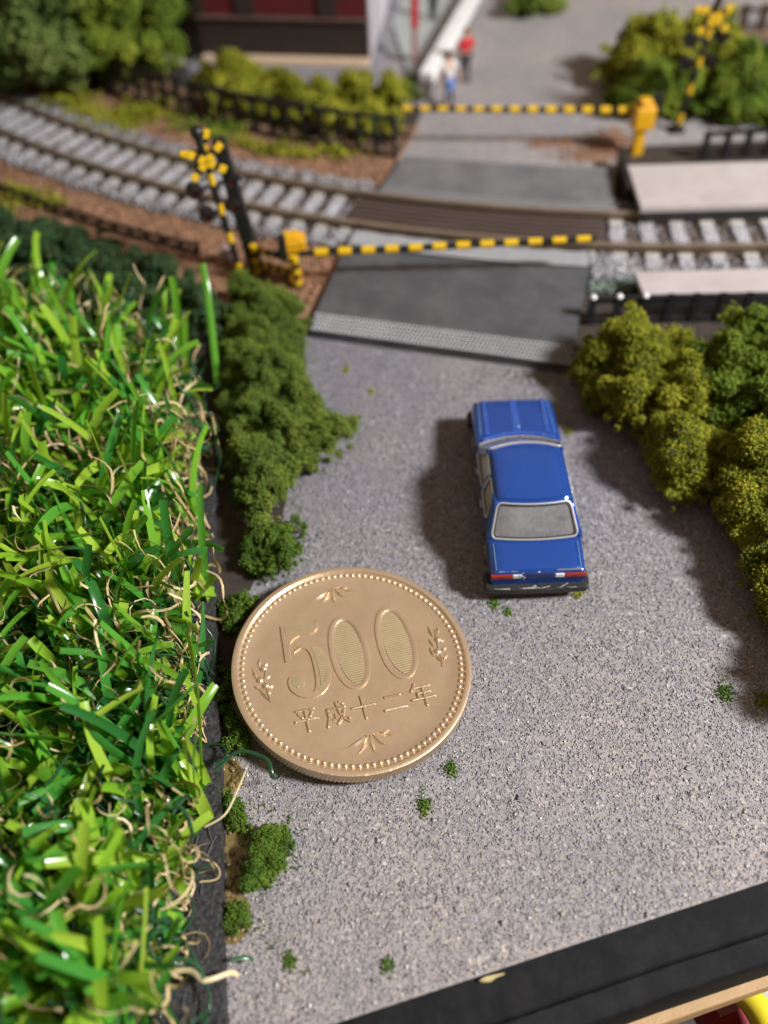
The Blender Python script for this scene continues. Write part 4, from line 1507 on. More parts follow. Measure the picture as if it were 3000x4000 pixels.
for sg in (-1, 1):
    mb = MB()
    mb.box((sg * .405, -1.424, .428), (.236, .03, .058))
    tl = obj('tail_light', mb, m_red, car, bevel=.006)
    mb = MB()
    mb.box((sg * .236, -1.424, .428), (.10, .032, .058))
    obj('reversing_light', mb, m_white, tl, bevel=.006)
    mb = MB()
    mb.box((sg * .40, -1.441, .424), (.06, .004, .008))
    obj('lamp_mark', mb, m_tyre, tl)
    mb = MB()
    mb.box((sg * .37, -1.420, .365), (.32, .02, .06))
    obj('rear_panel', mb, m_dblue, car, bevel=.005)
    mb = MB()
    mb.lathe([(.04, 0), (.055, .012), (.05, .02)], 16, (sg * .40, 1.425, .37), 'y')
    mb.lathe([(.04, 0), (.055, .012), (.05, .02)], 16, (sg * .28, 1.425, .37), 'y')
    obj('headlight', mb, m_white, car, smooth=True)
    mb = MB()
    mb.box((sg * .475, 1.40, .30), (.10, .06, .05))
    obj('indicator', mb, M('amber', (.7, .25, .02), rough=.3), car, bevel=.005)
    mb = MB()
    for yy in (-.35, .18):
        mb.box((sg * .549, yy, .45), (.014, .10, .022))
    obj('door_handle', mb, m_chrome, car, bevel=.004)
mb = MB()
mb.box((0, -1.420, .41), (.33, .022, .11))
obj('number_plate_recess', mb, m_dblue, car, bevel=.006)
mb = MB()
mb.box((0, -1.418, .490), (.028, .022, .022))
obj('emblem', mb, m_chrome, car, bevel=.004)
mb = MB()
for k in range(6):
    x = -.44 + .022 * k
    mb.tube([(x, -1.412, .494), (x + .008, -1.407, .505 - .004 * (k % 2)), (x + .018, -1.412, .494)], .0042, 4)
for k in range(3):
    mb.box((-.295 + .026 * k, -1.409, .500), (.016, .012, .012))
obj('script_badge', mb, M('cream_print', (.62, .52, .42), rough=.4), car)
mb = MB()
mb.box((.335, -1.402, .506), (.27, .03, .012))
obj('badge_strip', mb, M('grey_print', (.22, .23, .23), rough=.45), car)
for nm, yy, hw_, zz in (('rear_bumper', -1.455, .585, .235), ('front_bumper', 1.425, .575, .235)):
    sg = -1 if yy < 0 else 1
    mb = MB()
    poly = [(-hw_, yy - sg * .22), (-hw_, yy), (-hw_ + .04, yy + sg * .045), (-.2, yy + sg * .06), (.2, yy + sg * .06), (hw_ - .04, yy + sg * .045), (hw_, yy), (hw_, yy - sg * .22), (hw_ - .06, yy - sg * .22), (hw_ - .06, yy - sg * .05), (-hw_ + .06, yy - sg * .05), (-hw_ + .06, yy - sg * .22)]
    mb.prism(poly, zz - .055, zz + .035, .004)
    obj(nm, mb, m_blackp, car, bevel=.012, seg=3)
mb = MB()
mb.box((0, 1.424, .37), (.42, .02, .10))
obj('grille', mb, m_blackp, car, bevel=.004)
mb = MB()
mb.box((0, 0, .14), (.92, 2.75, .06))
obj('chassis', mb, m_tyre, car)
for sg in (-1, 1):
    for yy in (-.86, .90):
        mb = MB()
        mb.lathe([(.10, -.055), (.18, -.055), (.192, -.04), (.195, 0), (.192, .04), (.18, .055), (.10, .055)], 28, axis='x')
        wh = obj('wheel', mb, m_tyre, car, (sg * .475, yy, .195), smooth=True)
        mb = MB()
        mb.lathe([(.02, sg * .05), (.05, sg * .058), (.08, sg * .045), (.115, sg * .058), (.12, sg * .05)], 20, axis='x')
        obj('rim', mb, m_chrome, wh, smooth=True)
# fluff on the rear bumper
mb = MB()
for k in range(9):
    a = rnd.uniform(-.5, .5)
    p = Vector((a, -1.49, .285))
    mb.tube([p, p + Vector((rnd.uniform(.02, .08), -.02, .01)), p + Vector((rnd.uniform(.08, .2), rnd.uniform(-.03, .05), rnd.uniform(-.01, .03)))], .0025, 4)
mb.tube([(-.17, -1.43, .50), (-.20, -1.445, .47), (-.15, -1.45, .43), (-.17, -1.46, .40)], .003, 4)
obj('lint', mb, M('white_fluff', (.7, .68, .64), rough=.9), car)


# ------------------------------------------------------------------ railway track
m_rail = M('weathered_rail', (.16, .115, .075), (.11, .08, .05), scale=3, rough=.45, metal=.3)
m_railtop = M('rail_head', (.48, .40, .31), (.36, .29, .21), rough=.3, metal=.7)
m_sleep = M('pale_sleeper', (.46, .46, .49), (.24, .235, .25), scale=7, rough=.75, bump=.8, bscale=18)
m_clip = M('cream_rail_seat', (.52, .49, .40), (.42, .40, .33), rough=.6)
m_bed = M('dark_ballast', (.10, .075, .06), (.06, .045, .038), scale=10, rough=.9, bump=.9, bscale=20)
m_ball = M_bits('ballast_stones', [(0, (.12, .11, .11)), (.4, (.26, .25, .26)), (.8, (.44, .44, .47)), (1, (.70, .70, .73))], nscale=1.2, rough=.75, spec=.4)
track = thing('railway_track', 'curved model railway track with two rails and pale sleepers crossing the road', 'railway track', arc(-14, 22.3))
k0 = track.location.copy()
PH = [-60 + 82 * i / 110 for i in range(111)]


def band(r0, r1, z0, z1, ph0, ph1, org, n=40):
    mb = MB()
    a = [arc(lerp(ph0, ph1, i / n), r0) - org for i in range(n + 1)]
    b = [arc(lerp(ph0, ph1, i / n), r1) - org for i in range(n + 1)]
    vs_, fs_ = [], []
    for p, q in zip(a, b):
        vs_ += [(p.x, p.y, z0), (p.x, p.y, z1), (q.x, q.y, z1), (q.x, q.y, z0)]
    for i in range(n):
        for k in range(4):
            fs_.append((i * 4 + k, i * 4 + (k + 1) % 4, (i + 1) * 4 + (k + 1) % 4, (i + 1) * 4 + k))
    fs_.append((0, 3, 2, 1))
    fs_.append((n * 4, n * 4 + 1, n * 4 + 2, n * 4 + 3))
    mb.add(vs_, fs_)
    bm = bmesh.new()
    me = mb.mesh('t')
    bm.from_mesh(me)
    bmesh.ops.recalc_face_normals(bm, faces=bm.faces)
    vs2 = [tuple(v.co) for v in bm.verts]
    fs2 = [tuple(v.index for v in f.verts) for f in bm.faces]
    bm.free()
    bpy.data.meshes.remove(me)
    out = MB()
    out.add(vs2, fs2)
    return out


ZK = Vector((k0.x, k0.y, 0))
obj('track_bed', band(21.3, 23.3, .0, .055, -60, 32, ZK, 110), m_bed, track)
for rr in (R_NEAR, R_FAR):
    mb = band(rr - .075, rr + .075, .11, .135, -60, 32, ZK, 150)
    mb2 = band(rr - .022, rr + .022, .13, .20, -60, 32, ZK, 150)
    mb.add(mb2.v, mb2.f)
    rl_ = obj('rail', mb, m_rail, track)
    obj('rail_head', band(rr - .046, rr + .046, .195, .25, -60, 32, ZK, 150), m_railtop, rl_, bevel=.008)
mb = MB()
sv = []
mb.box((0, 0, .075), (.27, 1.78, .075), taper=.84)
sl_me = mb.mesh('sleeper')
sl_me.materials.append(m_sleep)
mb = MB()
mb.box((0, 0, .122), (.25, .26, .022), taper=.85)
cl_me = mb.mesh('rail_seat')
cl_me.materials.append(m_clip)
ph = -57.0
while ph < 30:
    p = arc(ph, 22.3) - ZK
    o = link('sleeper', sl_me, None, track, (p.x, p.y, 0))
    o.rotation_euler = (0, 0, rad(min(ph, 2)))
    if ph < -19:
        o.scale = (.82, 1, 1)
    for s_ in (-1, 1):
        link('rail_seat', cl_me, None, o, (0, s_ * .467, 0))
    ph += 1.08 if ph < -19 else 1.325
# stones lying between and beside the sleepers
nb = 9000
phs = rng.uniform(-55, 22, nb)
ro = np.where(rng.random(nb) < .35, rng.uniform(21.3, 23.3, nb), np.where(rng.random(nb) < .5, rng.normal(23.22, .08, nb), rng.normal(21.36, .08, nb)))
P = np.array([tuple(arc(a, b)) for a, b in zip(phs, ro)]) - np.array(ZK)
P[:, 2] = .06 + rng.random(nb) * .03
ok = ~((phs > -19.2) & (phs < -8.2))
P = P[ok]
V, F = tetra_cloud(P, rng.uniform(.025, .06, len(P)), (1, 1, .8))
link('ballast', np_mesh('ballast', V, F), m_ball, track, kind='stuff')
# white chips on the sleepers between the rails
nb = 5200
sl_ = rng.integers(0, 58, nb)
phs = np.where(sl_ < 35, -57.0 + sl_ * 1.08, -57 + 1.08 * 36 + (sl_ - 36) * 1.325) + rng.normal(size=nb) * .17
ro = np.where(rng.random(nb) < .6, rng.uniform(21.98, 22.62, nb), np.where(rng.random(nb) < .6, rng.uniform(22.9, 23.35, nb), rng.uniform(21.25, 21.7, nb)))
P = np.array([tuple(arc(a, b)) for a, b in zip(phs, ro)]) - np.array(ZK)
P[:, 2] = .118
ok = ~((phs > -19.2) & (phs < -8.2))
P = P[ok]
V, F = tetra_cloud(P, rng.uniform(.018, .04, len(P)), (1, 1, .6))
link('white_chips', np_mesh('white_chips', V, F), M_bits('white_stone', [(0, (.55, .55, .58)), (1, (.82, .82, .86))], rough=.5, spec=.5), track, kind='stuff')

# far second track at the right edge
ft = thing('railway_track', 'far second track at the upper right edge, behind the bushes', 'railway track', at(2960, 230, 0))
fo = ft.location.copy()
mb = MB()
mb.box((4, 0, .03), (9.2, 2.4, .06))
obj('track_bed', mb, m_earth, ft)
for yy in (-.5, .5):
    mb = MB()
    mb.box((4, yy, .2), (9.2, .09, .12))
    obj('rail', mb, m_railtop, ft)
for k in range(14):
    mb = MB() if k == 0 else mb
    if k == 0:
        mb.box((0, 0, .09), (.3, 1.9, .07))
        fs_me = mb.mesh('sleeper')
        fs_me.materials.append(m_bed)
    link('sleeper', fs_me, None, ft, (-.4 + .62 * k, 0, 0))
pf = thing('picket_fence', 'low brown picket fence beyond the far second track at the right edge', 'fence', at(2890, 130, 0))
mb = MB()
mb.box((0, 0, .3), (.16, .1, .6))
pk_me = mb.mesh('post')
pk_me.materials.append(m_bark)
for k in range(11):
    link('post', pk_me, None, pf, (.42 * k, -.03 * k, 0))
mb = MB()
mb.box((2.2, .03, .42), (4.6, .05, .07), rz=-.07)
obj('rail', mb, m_bark, pf)


# ------------------------------------------------------------------ level crossing plates
m_plate = M('dark_crossing_plate', (.082, .086, .094), (.060, .064, .070), scale=1.1, rough=.5, bump=.2, bscale=40, dust=.75, dcol=(.15, .15, .158), dscale=1.6)
m_plate2 = M('worn_crossing_plate', (.15, .155, .16), (.11, .115, .12), scale=1.1, rough=.48, bump=.12, bscale=40, dust=.7, dcol=(.26, .26, .265), dscale=1.6)
m_tread = M('light_tread', (.62, .62, .64), (.46, .46, .48), scale=5, rough=.5)
m_brown = M('brown_insert', (.085, .06, .05), (.06, .042, .036), scale=2, rough=.55, dust=.3, dcol=(.16, .12, .10), dscale=4)
PZ = .15
FL, FR = at(1212, 1290, PZ), at(2245, 1432, PZ)
BL, BR = at(1230, 1222, PZ), at(2240, 1350, PZ)
cp_ = thing('crossing_plate', 'dark grey crossing plate nearest the car with light chequered tread strips', 'crossing plate', (FL.x, FL.y, 0))
po = cp_.location.copy()
arcb = [arc(lerp(-18.75, -8.75, i / 16), 23.34) for i in range(17)]
mb = MB()
mb.prism([(p.x - po.x, p.y - po.y) for p in [FL, FR, BR] + arcb[::-1] + [BL]], .0, PZ, .012)
obj('plate', mb, m_plate, cp_)


def tread(parent, org, A, B, Cc, D, z, nu, nv, name='tread_strip'):
    """studded strip over the quad A B C D (A-B along the front)"""
    mb = MB()
    q = [Vector((p.x - org.x, p.y - org.y)) for p in (A, B, Cc, D)]

    def P_(u, v):
        a = q[0].lerp(q[1], u)
        b = q[3].lerp(q[2], u)
        return a.lerp(b, v)
    mb0 = MB()
    mb0.prism([tuple(P_(0, 0)), tuple(P_(1, 0)), tuple(P_(1, 1)), tuple(P_(0, 1))], z - .01, z + .008)
    for i in range(nu):
        for j in range(nv):
            u, v = (i + .5 + .5 * (j % 2)) / (nu + .5), (j + .5) / nv
            c = P_(u, v)
            du = (q[1] - q[0]) / nu * .44
            dv = (q[3] - q[0]) / nv * .44
            e = du * .9 + dv * .9
            f = du * .45 - dv * .45
            vs_ = [(c - e), (c + f), (c + e), (c - f)]
            vs_ = [(p.x, p.y, z + .007) for p in vs_] + [(c.x + .3 * f.x, c.y + .3 * f.y, z + .03), (c.x - .3 * f.x, c.y - .3 * f.y, z + .03)]
            mb.add(vs_, [(0, 1, 4), (1, 2, 5, 4), (2, 3, 5), (3, 0, 4, 5)])
    so_ = obj(name, mb0, m_plate, parent)
    return obj('studs', mb, m_tread, so_, kind='stuff')


tread(cp_, po, FL, FR, BR, BL, PZ, 66, 5)
mb = band(22.90, 23.33, PZ - .03, PZ + .012, -18.75, -8.75, Vector((po.x, po.y, 0)), 30)
tb_ = obj('tread_strip', mb, m_plate, cp_)
mb = MB()
for i in range(64):
    for j in range(5):
        ph_ = lerp(-18.7, -8.8, (i + .5 + .5 * (j % 2)) / 64.5)
        c = arc(ph_, lerp(22.92, 23.31, (j + .5) / 5)) - po
        t_ = Vector((math.cos(rad(ph_)), math.sin(rad(ph_))))
        n_ = Vector((-t_.y, t_.x))
        e = t_ * .027 + n_ * .034
        f = t_ * .013 - n_ * .017
        c = Vector((c.x, c.y))
        vs_ = [(c - e), (c + f), (c + e), (c - f)]
        vs_ = [(p.x, p.y, PZ + .011) for p in vs_] + [(c.x, c.y, PZ + .034)]
        mb.add(vs_, [(0, 1, 4), (1, 2, 4), (2, 3, 4), (3, 0, 4)])
obj('studs', mb, m_tread, tb_, kind='stuff')
# insert between the rails
ins = thing('crossing_insert', 'dark brown ribbed crossing insert lying between the two rails', 'crossing plate', arc(-13.7, 22.3))
io = ins.location.copy()
obj('panel', band(21.94, 22.66, .10, .185, -19.3, -8.2, io, 30), m_brown, ins, bevel=.01)
for rr in (22.02, 22.17, 22.30, 22.43, 22.58):
    obj('rib', band(rr - .03, rr + .03, .18, .212, -19.25, -8.25, io, 30), m_brown, ins, bevel=.008)
# far plate
X1, X2 = at(1572, 615, PZ), at(2404, 669, PZ)
fp = thing('crossing_plate', 'grey crossing plate beyond the rails, in front of the far barrier', 'crossing plate', (X1.x, X1.y, 0))
fo2 = fp.location.copy()
arcf = [arc(lerp(-18.7, -7.6, i / 16), 21.68) for i in range(17)]
mb = MB()
mb.prism([(p.x - fo2.x, p.y - fo2.y) for p in arcf + [X2, X1]], 0, PZ, .012)
obj('plate', mb, m_plate2, fp)
mb = MB()
for i in range(70):
    ph_ = lerp(-18.4, -7.9, i / 69)
    for j in range(2):
        c = arc(ph_ + .07 * j, 21.62 - .12 * j) - fo2
        mb.box((c.x, c.y, PZ + .008), (.05, .04, .03), rz=rad(ph_))
obj('tread_studs', mb, M('worn_studs', (.34, .34, .35), rough=.5), fp, kind='stuff')
mb = MB()
d_ = (X2 - X1)
mb.box((d_.x / 2, d_.y / 2 + .02, PZ + .005), (d_.length, .07, .03), rz=math.atan2(d_.y, d_.x))
obj('edge_strip', mb, M('worn_edge', (.26, .26, .27), rough=.5), fp, bevel=.008)


for k, (px, py, rx, ry, n_) in enumerate([(2330, 600, .55, .3, 700), (2180, 560, .5, .15, 350), (2400, 545, .3, .4, 350), (2160, 1470, .5, .12, 300)]):
    c = at(px, py, .0)
    P = np.c_[rng.normal(size=n_) * rx * .6, rng.normal(size=n_) * ry * .6, np.full(n_, .008)]
    V, F = tetra_cloud(P, rng.uniform(.015, .045, n_), (1.2, 1.2, .4))
    tag(link('dirt_patch', np_mesh('dirt_patch', V, F), m_earth_bits if k < 3 else m_grit, loc=(c.x, c.y, 0)), ('brown dirt crumbs scattered on the road beyond the far crossing plate' if k < 3 else 'dark crumbs on the road in front of the near crossing plate'), kind='stuff')


# ------------------------------------------------------------------ platform slabs at the right
m_slab = M('pale_platform', (.50, .46, .44), (.44, .40, .39), scale=1.4, rough=.6, bump=.1, bscale=60, dust=.5, dcol=(.36, .32, .29), dscale=3)
m_dark = M('dark_plastic', (.02, .018, .017), (.03, .026, .024), rough=.6)
for lab, cs, zt_ in (('pale pinkish platform slab behind the track at the right edge', [at(2450, 645, .42), at(2505, 812, .42), None, None], .42),
                     ('pale platform slab between the track and the black fence at the right edge', [at(2478, 1062, .34), at(2515, 1152, .34), None, None], .34)):
    a, b = cs[0], cs[1]
    dx = Vector((1, .0, 0)) if zt_ > .4 else Vector((1, -.03, 0))
    dxa = Vector((1, -.035, 0))
    c, d = b + dxa * 9, a + dxa * 9
    s_ = thing('platform_slab', lab, 'platform', (b.x, b.y, 0))
    so_ = s_.location.copy()
    mb = MB()
    mb.prism([(p.x - so_.x, p.y - so_.y) for p in (b, c, d, a)], zt_ - .09, zt_, .008)
    obj('deck', mb, m_slab, s_)
    mb = MB()
    ctr = (a + b + c + d) / 4
    q = [ctr + (p - ctr) * .985 for p in (b, c, d, a)]
    mb.prism([(p.x - so_.x, p.y - so_.y) for p in q], .0, zt_ - .092)
    obj('base', mb, m_dark, s_)
# kerb block left of the far slab
kb = at(2420, 760, .0)
kt = thing('edge_block', 'black upright block in the gap between the far crossing plate and the platform slab', 'kerb', (kb.x + .12, kb.y + .25, 0))
mb = MB()
mb.box((0, 0, .2), (.14, 1.35, .4), rz=-.10)
obj('block', mb, m_dark, kt, bevel=.02)
P2 = sample_poly(pxpoly([(2310, 985), (2480, 1010), (2500, 1080), (2310, 1100)], .05), 500)
V, F = tetra_cloud(np.c_[P2, rng.uniform(.03, .10, len(P2))], rng.uniform(.025, .06, len(P2)))
tag(link('ballast_pile', np_mesh('ballast_pile', V, F), m_ball), 'white glued ballast stones beside the near crossing plate', kind='stuff')
P2 = sample_poly(pxpoly([(2310, 1075), (2490, 1085), (2470, 1140), (2300, 1140)], .05), 260)
V, F = tetra_cloud(np.c_[P2, rng.uniform(.02, .07, len(P2))], rng.uniform(.025, .05, len(P2)))
tag(link('green_ground_cover', np_mesh('green_ground_cover', V, F), M_bits('grey_green_stones', [(0, (.10, .14, .11)), (1, (.34, .42, .36))], rough=.5)), 'grey green ground cover below the white ballast stones', kind='stuff')


# ------------------------------------------------------------------ fences
m_fence = M('black_fence', (.014, .014, .016), (.022, .022, .024), rough=.42)


def fence(label, pts_, h, step, post_w=.07, rails=(.93, .5), rail_w=.05, caps=False, z0=0.0):
    """posts along a polyline, rails between, every post a part"""
    P_ = [Vector(p) for p in pts_]
    root = thing('fence', label, 'fence', (P_[0].x, P_[0].y, z0))
    org = Vector((P_[0].x, P_[0].y, 0))
    L = [0]
    for a, b in zip(P_[:-1], P_[1:]):
        L.append(L[-1] + (b - a).length)

    def along(s):
        for i in range(len(P_) - 1):
            if s <= L[i + 1] + 1e-6:
                t_ = (s - L[i]) / max(1e-6, L[i + 1] - L[i])
                return P_[i].lerp(P_[i + 1], t_), (P_[i + 1] - P_[i])
        return P_[-1], P_[-1] - P_[-2]
    n_ = max(1, int(L[-1] / step))
    mb = MB()
    mb.box((0, 0, h / 2), (post_w, post_w, h))
    pm = mb.mesh('post')
    pm.materials.append(m_fence)
    cm = None
    if caps:
        mb = MB()
        mb.dome((0, 0, h - .002), post_w * .55, .05, 8, 3)
        cm = mb.mesh('cap')
        cm.materials.append(m_white)
    nodes = []
    for i in range(n_ + 1):
        p, d_ = along(L[-1] * i / n_)
        o = link('post', pm, None, root, (p.x - org.x, p.y - org.y, 0))
        o.rotation_euler = (0, 0, math.atan2(d_.y, d_.x))
        nodes.append(p - org)
        if cm is not None and i < 3:
            link('cap', cm, None, o)
    for f_ in rails:
        mb = MB()
        for a, b in zip(nodes[:-1], nodes[1:]):
            d_ = b - a
            c = (a + b) / 2
            mb.box((c.x, c.y, h * f_), (d_.length + .004, post_w * .6, rail_w), rz=math.atan2(d_.y, d_.x))
        obj('rail', mb, m_fence, root)
    return root


fence('black fence in front of the near platform slab, above the right hedge', [at(2300, 1262, .02), at(2650, 1252, .02), at(3100, 1245, .02)], .50, .37, .10, (.90, .12), .10, caps=True)
fence('black fence in front of the bushes behind the far platform slab', [at(2742, 622, .02), at(2900, 612, .02), at(3150, 600, .02)], .55, .34, .10, (.93, .1), .07)
# dark strip painting the hedge shade, and undergrowth, behind the long fence
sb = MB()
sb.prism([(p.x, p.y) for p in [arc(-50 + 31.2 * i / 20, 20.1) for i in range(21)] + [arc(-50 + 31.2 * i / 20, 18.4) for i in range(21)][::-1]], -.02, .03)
tag(obj('hedge_shade_strip', sb, m_base), 'strip painted dark for the hedge shade behind the long black fence', kind='structure')
foam('undergrowth', 'low yellow green undergrowth showing through the right end of the long black fence', 'bush', [tuple(arc(-31 + 11.8 * i / 12, 19.85)[:2]) for i in range(13)] + [tuple(arc(-31 + 11.8 * i / 12, 19.2)[:2]) for i in range(13)][::-1],
     .6, m_yellow_foam, n_sub=150, dens=280, flake=.04, sub=(.10, .2), seed=97, edge_w=.25)
fence('long black fence curving from the road to the trees at the upper left', [arc(lerp(-18.9, -46, i / 40), 20.22) for i in range(41)], .82, .36, .08, (.95, .52, .08), .07)
fence('low black fence behind the dark green hedge at the left edge', [arc(lerp(-24.5, -44, i / 24), 24.15) for i in range(25)], .22, .34, .06, (.9, .3), .07)


# ------------------------------------------------------------------ crossing signals, barriers
m_yel = M('signal_yellow', (.78, .50, .015), (.70, .43, .012), scale=4, rough=.4)
m_yel2 = M('machine_yellow', (.78, .43, .012), (.66, .33, .010), scale=3, rough=.4)
m_blk = M('signal_black', (.012, .012, .013), (.02, .02, .02), rough=.38)
m_lens = M('dark_red_lens', (.10, .012, .012), rough=.2)


def mast_band(root, p0, p1, r, mt, nm):
    mb = MB()
    mb.tube([p0, p1], r, 10)
    return obj(nm, mb, mt, root, smooth=True, angle=40)


def signal(label, pos, top, heading, H=2.3, lamp_z=(1.72, 1.30), star=True, group=None):
    """level crossing signal: striped mast, black and yellow crossed boards, bell, two pairs of lamps"""
    root = thing('crossing_signal', label, 'crossing signal', pos, 0, group)
    pos, top = Vector(pos), Vector(top)
    ax = top - pos

    def pt(z, dx=0, dy=0):
        ch, sh = math.cos(heading), math.sin(heading)
        return ax * (z / H) + Vector((dx * ch - dy * sh, dx * sh + dy * ch, 0))
    cuts = [0, .16, .36, .74, .92, 1.24, 1.42, 1.74, 1.92, H]
    for i in range(len(cuts) - 1):
        mast_band(root, pt(cuts[i]), pt(cuts[i + 1]), .055 if i else .09, m_yel if i % 2 == 1 else m_blk, 'yellow_band' if i % 2 == 1 else 'black_band')
    for side_, face in ((-1, 0), (1, 1)) if star else ((-1, 0),):
        for sg in (-1, 1):
            a = rad(38) * sg
            mb = MB()
            base = pt(H - .28)
            R3 = Matrix.Rotation(heading, 3, 'Z')
            off = R3 @ Vector((0, side_ * .075, .04 if face else -.04))
            # each board is cut in bands, yellow with black near the ends
            Lb = .34
            ang = a + (rad(28) if face else 0)
            u = R3 @ Vector((math.cos(ang), 0, math.sin(ang)))
            mb.box(base + off, (Lb * 2, .03, .115), mat=R3 @ Matrix.Rotation(-ang, 3, 'Y'))
            bd_ = obj('cross_board', mb, m_yel, root, bevel=.01)
            for e in (-1, 1):
                mb = MB()
                mb.box(base + off + u * (e * Lb * .52), (Lb * .24, .036, .121), mat=R3 @ Matrix.Rotation(-ang, 3, 'Y'))
                obj('black_band', mb, m_blk, bd_, bevel=.006)
    mb = MB()
    p = pt(H)
    mb.lathe([(.05, 0), (.085, .04), (.10, .10), (.085, .16), (.03, .2)], 14, p)
    obj('bell', mb, m_blk, root, smooth=True, angle=50)
    for i, z in enumerate(lamp_z):
        mb = MB()
        w_ = .30 if i == 0 else .22
        mb.tube([pt(z, -w_), pt(z, w_)], .035, 8)
        obj('lamp_arm', mb, m_blk, root, smooth=True)
        for sg in (-1, 1):
            mb = MB()
            R3 = Matrix.Rotation(heading, 3, 'Z')
            for (r0, r1, y0, y1) in ((.125, .125, -.03, .05), (.06, .10, .05, .12)):
                vs_, fs_ = [], []
                n_ = 16
                for (r_, y_) in ((r0, y0), (r1, y1)):
                    for k in range(n_):
                        th = 2 * math.pi * k / n_
                        vs_.append(pt(z, sg * w_) + R3 @ Vector((r_ * math.cos(th), y_, r_ * math.sin(th))))
                fs_ = [(k, (k + 1) % n_, n_ + (k + 1) % n_, n_ + k) for k in range(n_)] + [tuple(range(n_))[::-1], tuple(range(n_, 2 * n_))]
                mb.add(vs_, fs_)
            lm = obj('lamp', mb, m_blk, root, smooth=True, angle=40)
            mb = MB()
            vs_, n_ = [], 9
            for y_ in (-.03, -.16):
                for k in range(n_):
                    th = math.pi * k / (n_ - 1)
                    vs_.append(pt(z, sg * w_) + R3 @ Vector((.115 * math.cos(th), y_, .115 * math.sin(th) + (.01 if y_ < -.1 else 0))))
            mb.add(vs_, [(k, k + 1, n_ + k + 1, n_ + k) for k in range(n_ - 1)])
            vz = obj('visor', mb, m_blk, lm)
            vz.modifiers.new('s', 'SOLIDIFY').thickness = .014
            mb = MB()
            vs_ = [pt(z, sg * w_) + R3 @ Vector((.085 * math.cos(2 * math.pi * k / 14), -.034, .085 * math.sin(2 * math.pi * k / 14))) for k in range(14)]
            mb.add(vs_ + [pt(z, sg * w_) + R3 @ Vector((0, -.05, 0))], [(k, (k + 1) % 14, 14) for k in range(14)])
            obj('lens', mb, m_lens, lm)
    mb = MB()
    mb.box((0, 0, .04), (.26, .26, .08), rz=heading)
    obj('base', mb, m_blk, root, bevel=.015)
    return root


SN = at(950, 1095, .0)
signal('black and yellow crossing signal standing at the left of the near barrier', SN, SN + Vector((-.28, .0, 2.45)), rad(28), 2.45, group='level crossing signals')
SF = at(2640, 512, .0)
signal('black and yellow crossing signal standing before the bushes at the upper right', SF, SF + Vector((.24, 0, 2.4)), rad(8), 2.4, group='level crossing signals')
PN = at(1010, 1065, .0)
t = thing('black_post', 'thick plain black post leaning close to the right side of the left crossing signal', 'post', PN)
mb = MB()
mb.box((-.14, .01, 1.17), (.24, .2, 2.36), mat=Matrix.Rotation(-.115, 3, 'Y'), taper=.8)
obj('shaft', mb, m_blk, t, bevel=.02)
mb = MB()
mb.box((0, 0, .05), (.3, .3, .1))
obj('base', mb, m_blk, t, bevel=.015)
c = at(880, 975, .25)
t = thing('relay_box', 'small pale lilac box at the foot of the left crossing signal', 'box', (c.x, c.y, 0))
mb = MB()
mb.box((0, 0, .17), (.17, .14, .22))
obj('case', mb, M('pale_lilac', (.70, .62, .72), rough=.4), t, bevel=.02)
mb = MB()
mb.tube([(0, 0, 0), (0, 0, .08)], .03, 6)
obj('foot', mb, m_blk, t)


def barrier(label, base, tip, start, box_c, group, nb, heading, thin=0, box_s=(.36, .26, .30)):
    root = thing('barrier', label, 'barrier', (base.x, base.y, 0), 0, group)
    o_ = Vector((base.x, base.y, 0))
    a0, a1 = start - o_, tip - o_
    d_ = (a1 - a0)
    mb = MB()
    mb.tube([a0, a1], .052, 8)
    arm = obj('arm', mb, m_blk, root, smooth=True)
    u = d_.normalized()
    L = d_.length
    pitch = L / (nb + .35)
    for k in range(nb):
        s0 = pitch * (k + .62)
        mb = MB()
        r_ = (.074 - .018 * k / nb) if k < nb - thin else .054
        mb.tube([a0 + u * s0, a0 + u * (s0 + pitch * .56)], r_, 10)
        obj('yellow_band', mb, m_yel, arm, smooth=True, angle=40)
    mb = MB()
    mb.box(Vector((box_c.x, box_c.y, box_c.z)) - o_, box_s, rz=heading)
    mb.box(Vector((box_c.x, box_c.y, box_c.z)) - o_ + Vector((0, 0, box_s[2] * .62)), (box_s[0] * .6, box_s[1] * .8, box_s[2] * .3), rz=heading)
    obj('machine', mb, m_yel2, root, bevel=.035, seg=3)
    mb = MB()
    mb.box(Vector((box_c.x, box_c.y, (box_c.z - box_s[2] / 2) / 2)) - o_, (.2, .18, box_c.z - box_s[2] / 2), rz=heading, taper=.8)
    obj('pedestal', mb, m_yel2, root, bevel=.02)
    back = -u * .28
    mb = MB()
    p = a0 + back
    mb.box(p + Vector((0, 0, .12)), (.13, .12, .42), rz=heading)
    mb.box(p + Vector((-.10, 0, .02)), (.16, .08, .08), rz=heading)
    mb.box(p * .5 + a0 * .5, (.3, .07, .07), rz=math.atan2(u.y, u.x))
    obj('counterweight', mb, m_blk, root, bevel=.012)
    return root


bn = at(1128, 1010, .0)
barrier('lowered near barrier with a striped arm across the near crossing plate', Vector((bn.x, bn.y, 0)), at(2322, 932, .8), at(1175, 990, .62), at(1140, 952, .72), 'level crossing barriers', 12, .1, box_s=(.44, .28, .24))
bf = at(2515, 590, .0)
barrier('lowered far barrier with a striped arm across the far road, yellow machine at its right', Vector((bf.x, bf.y, 0)), at(1560, 424, .8), at(2500, 432, .76), at(2512, 455, .72), 'level crossing barriers', 13, .1, thin=5, box_s=(.38, .3, .42))

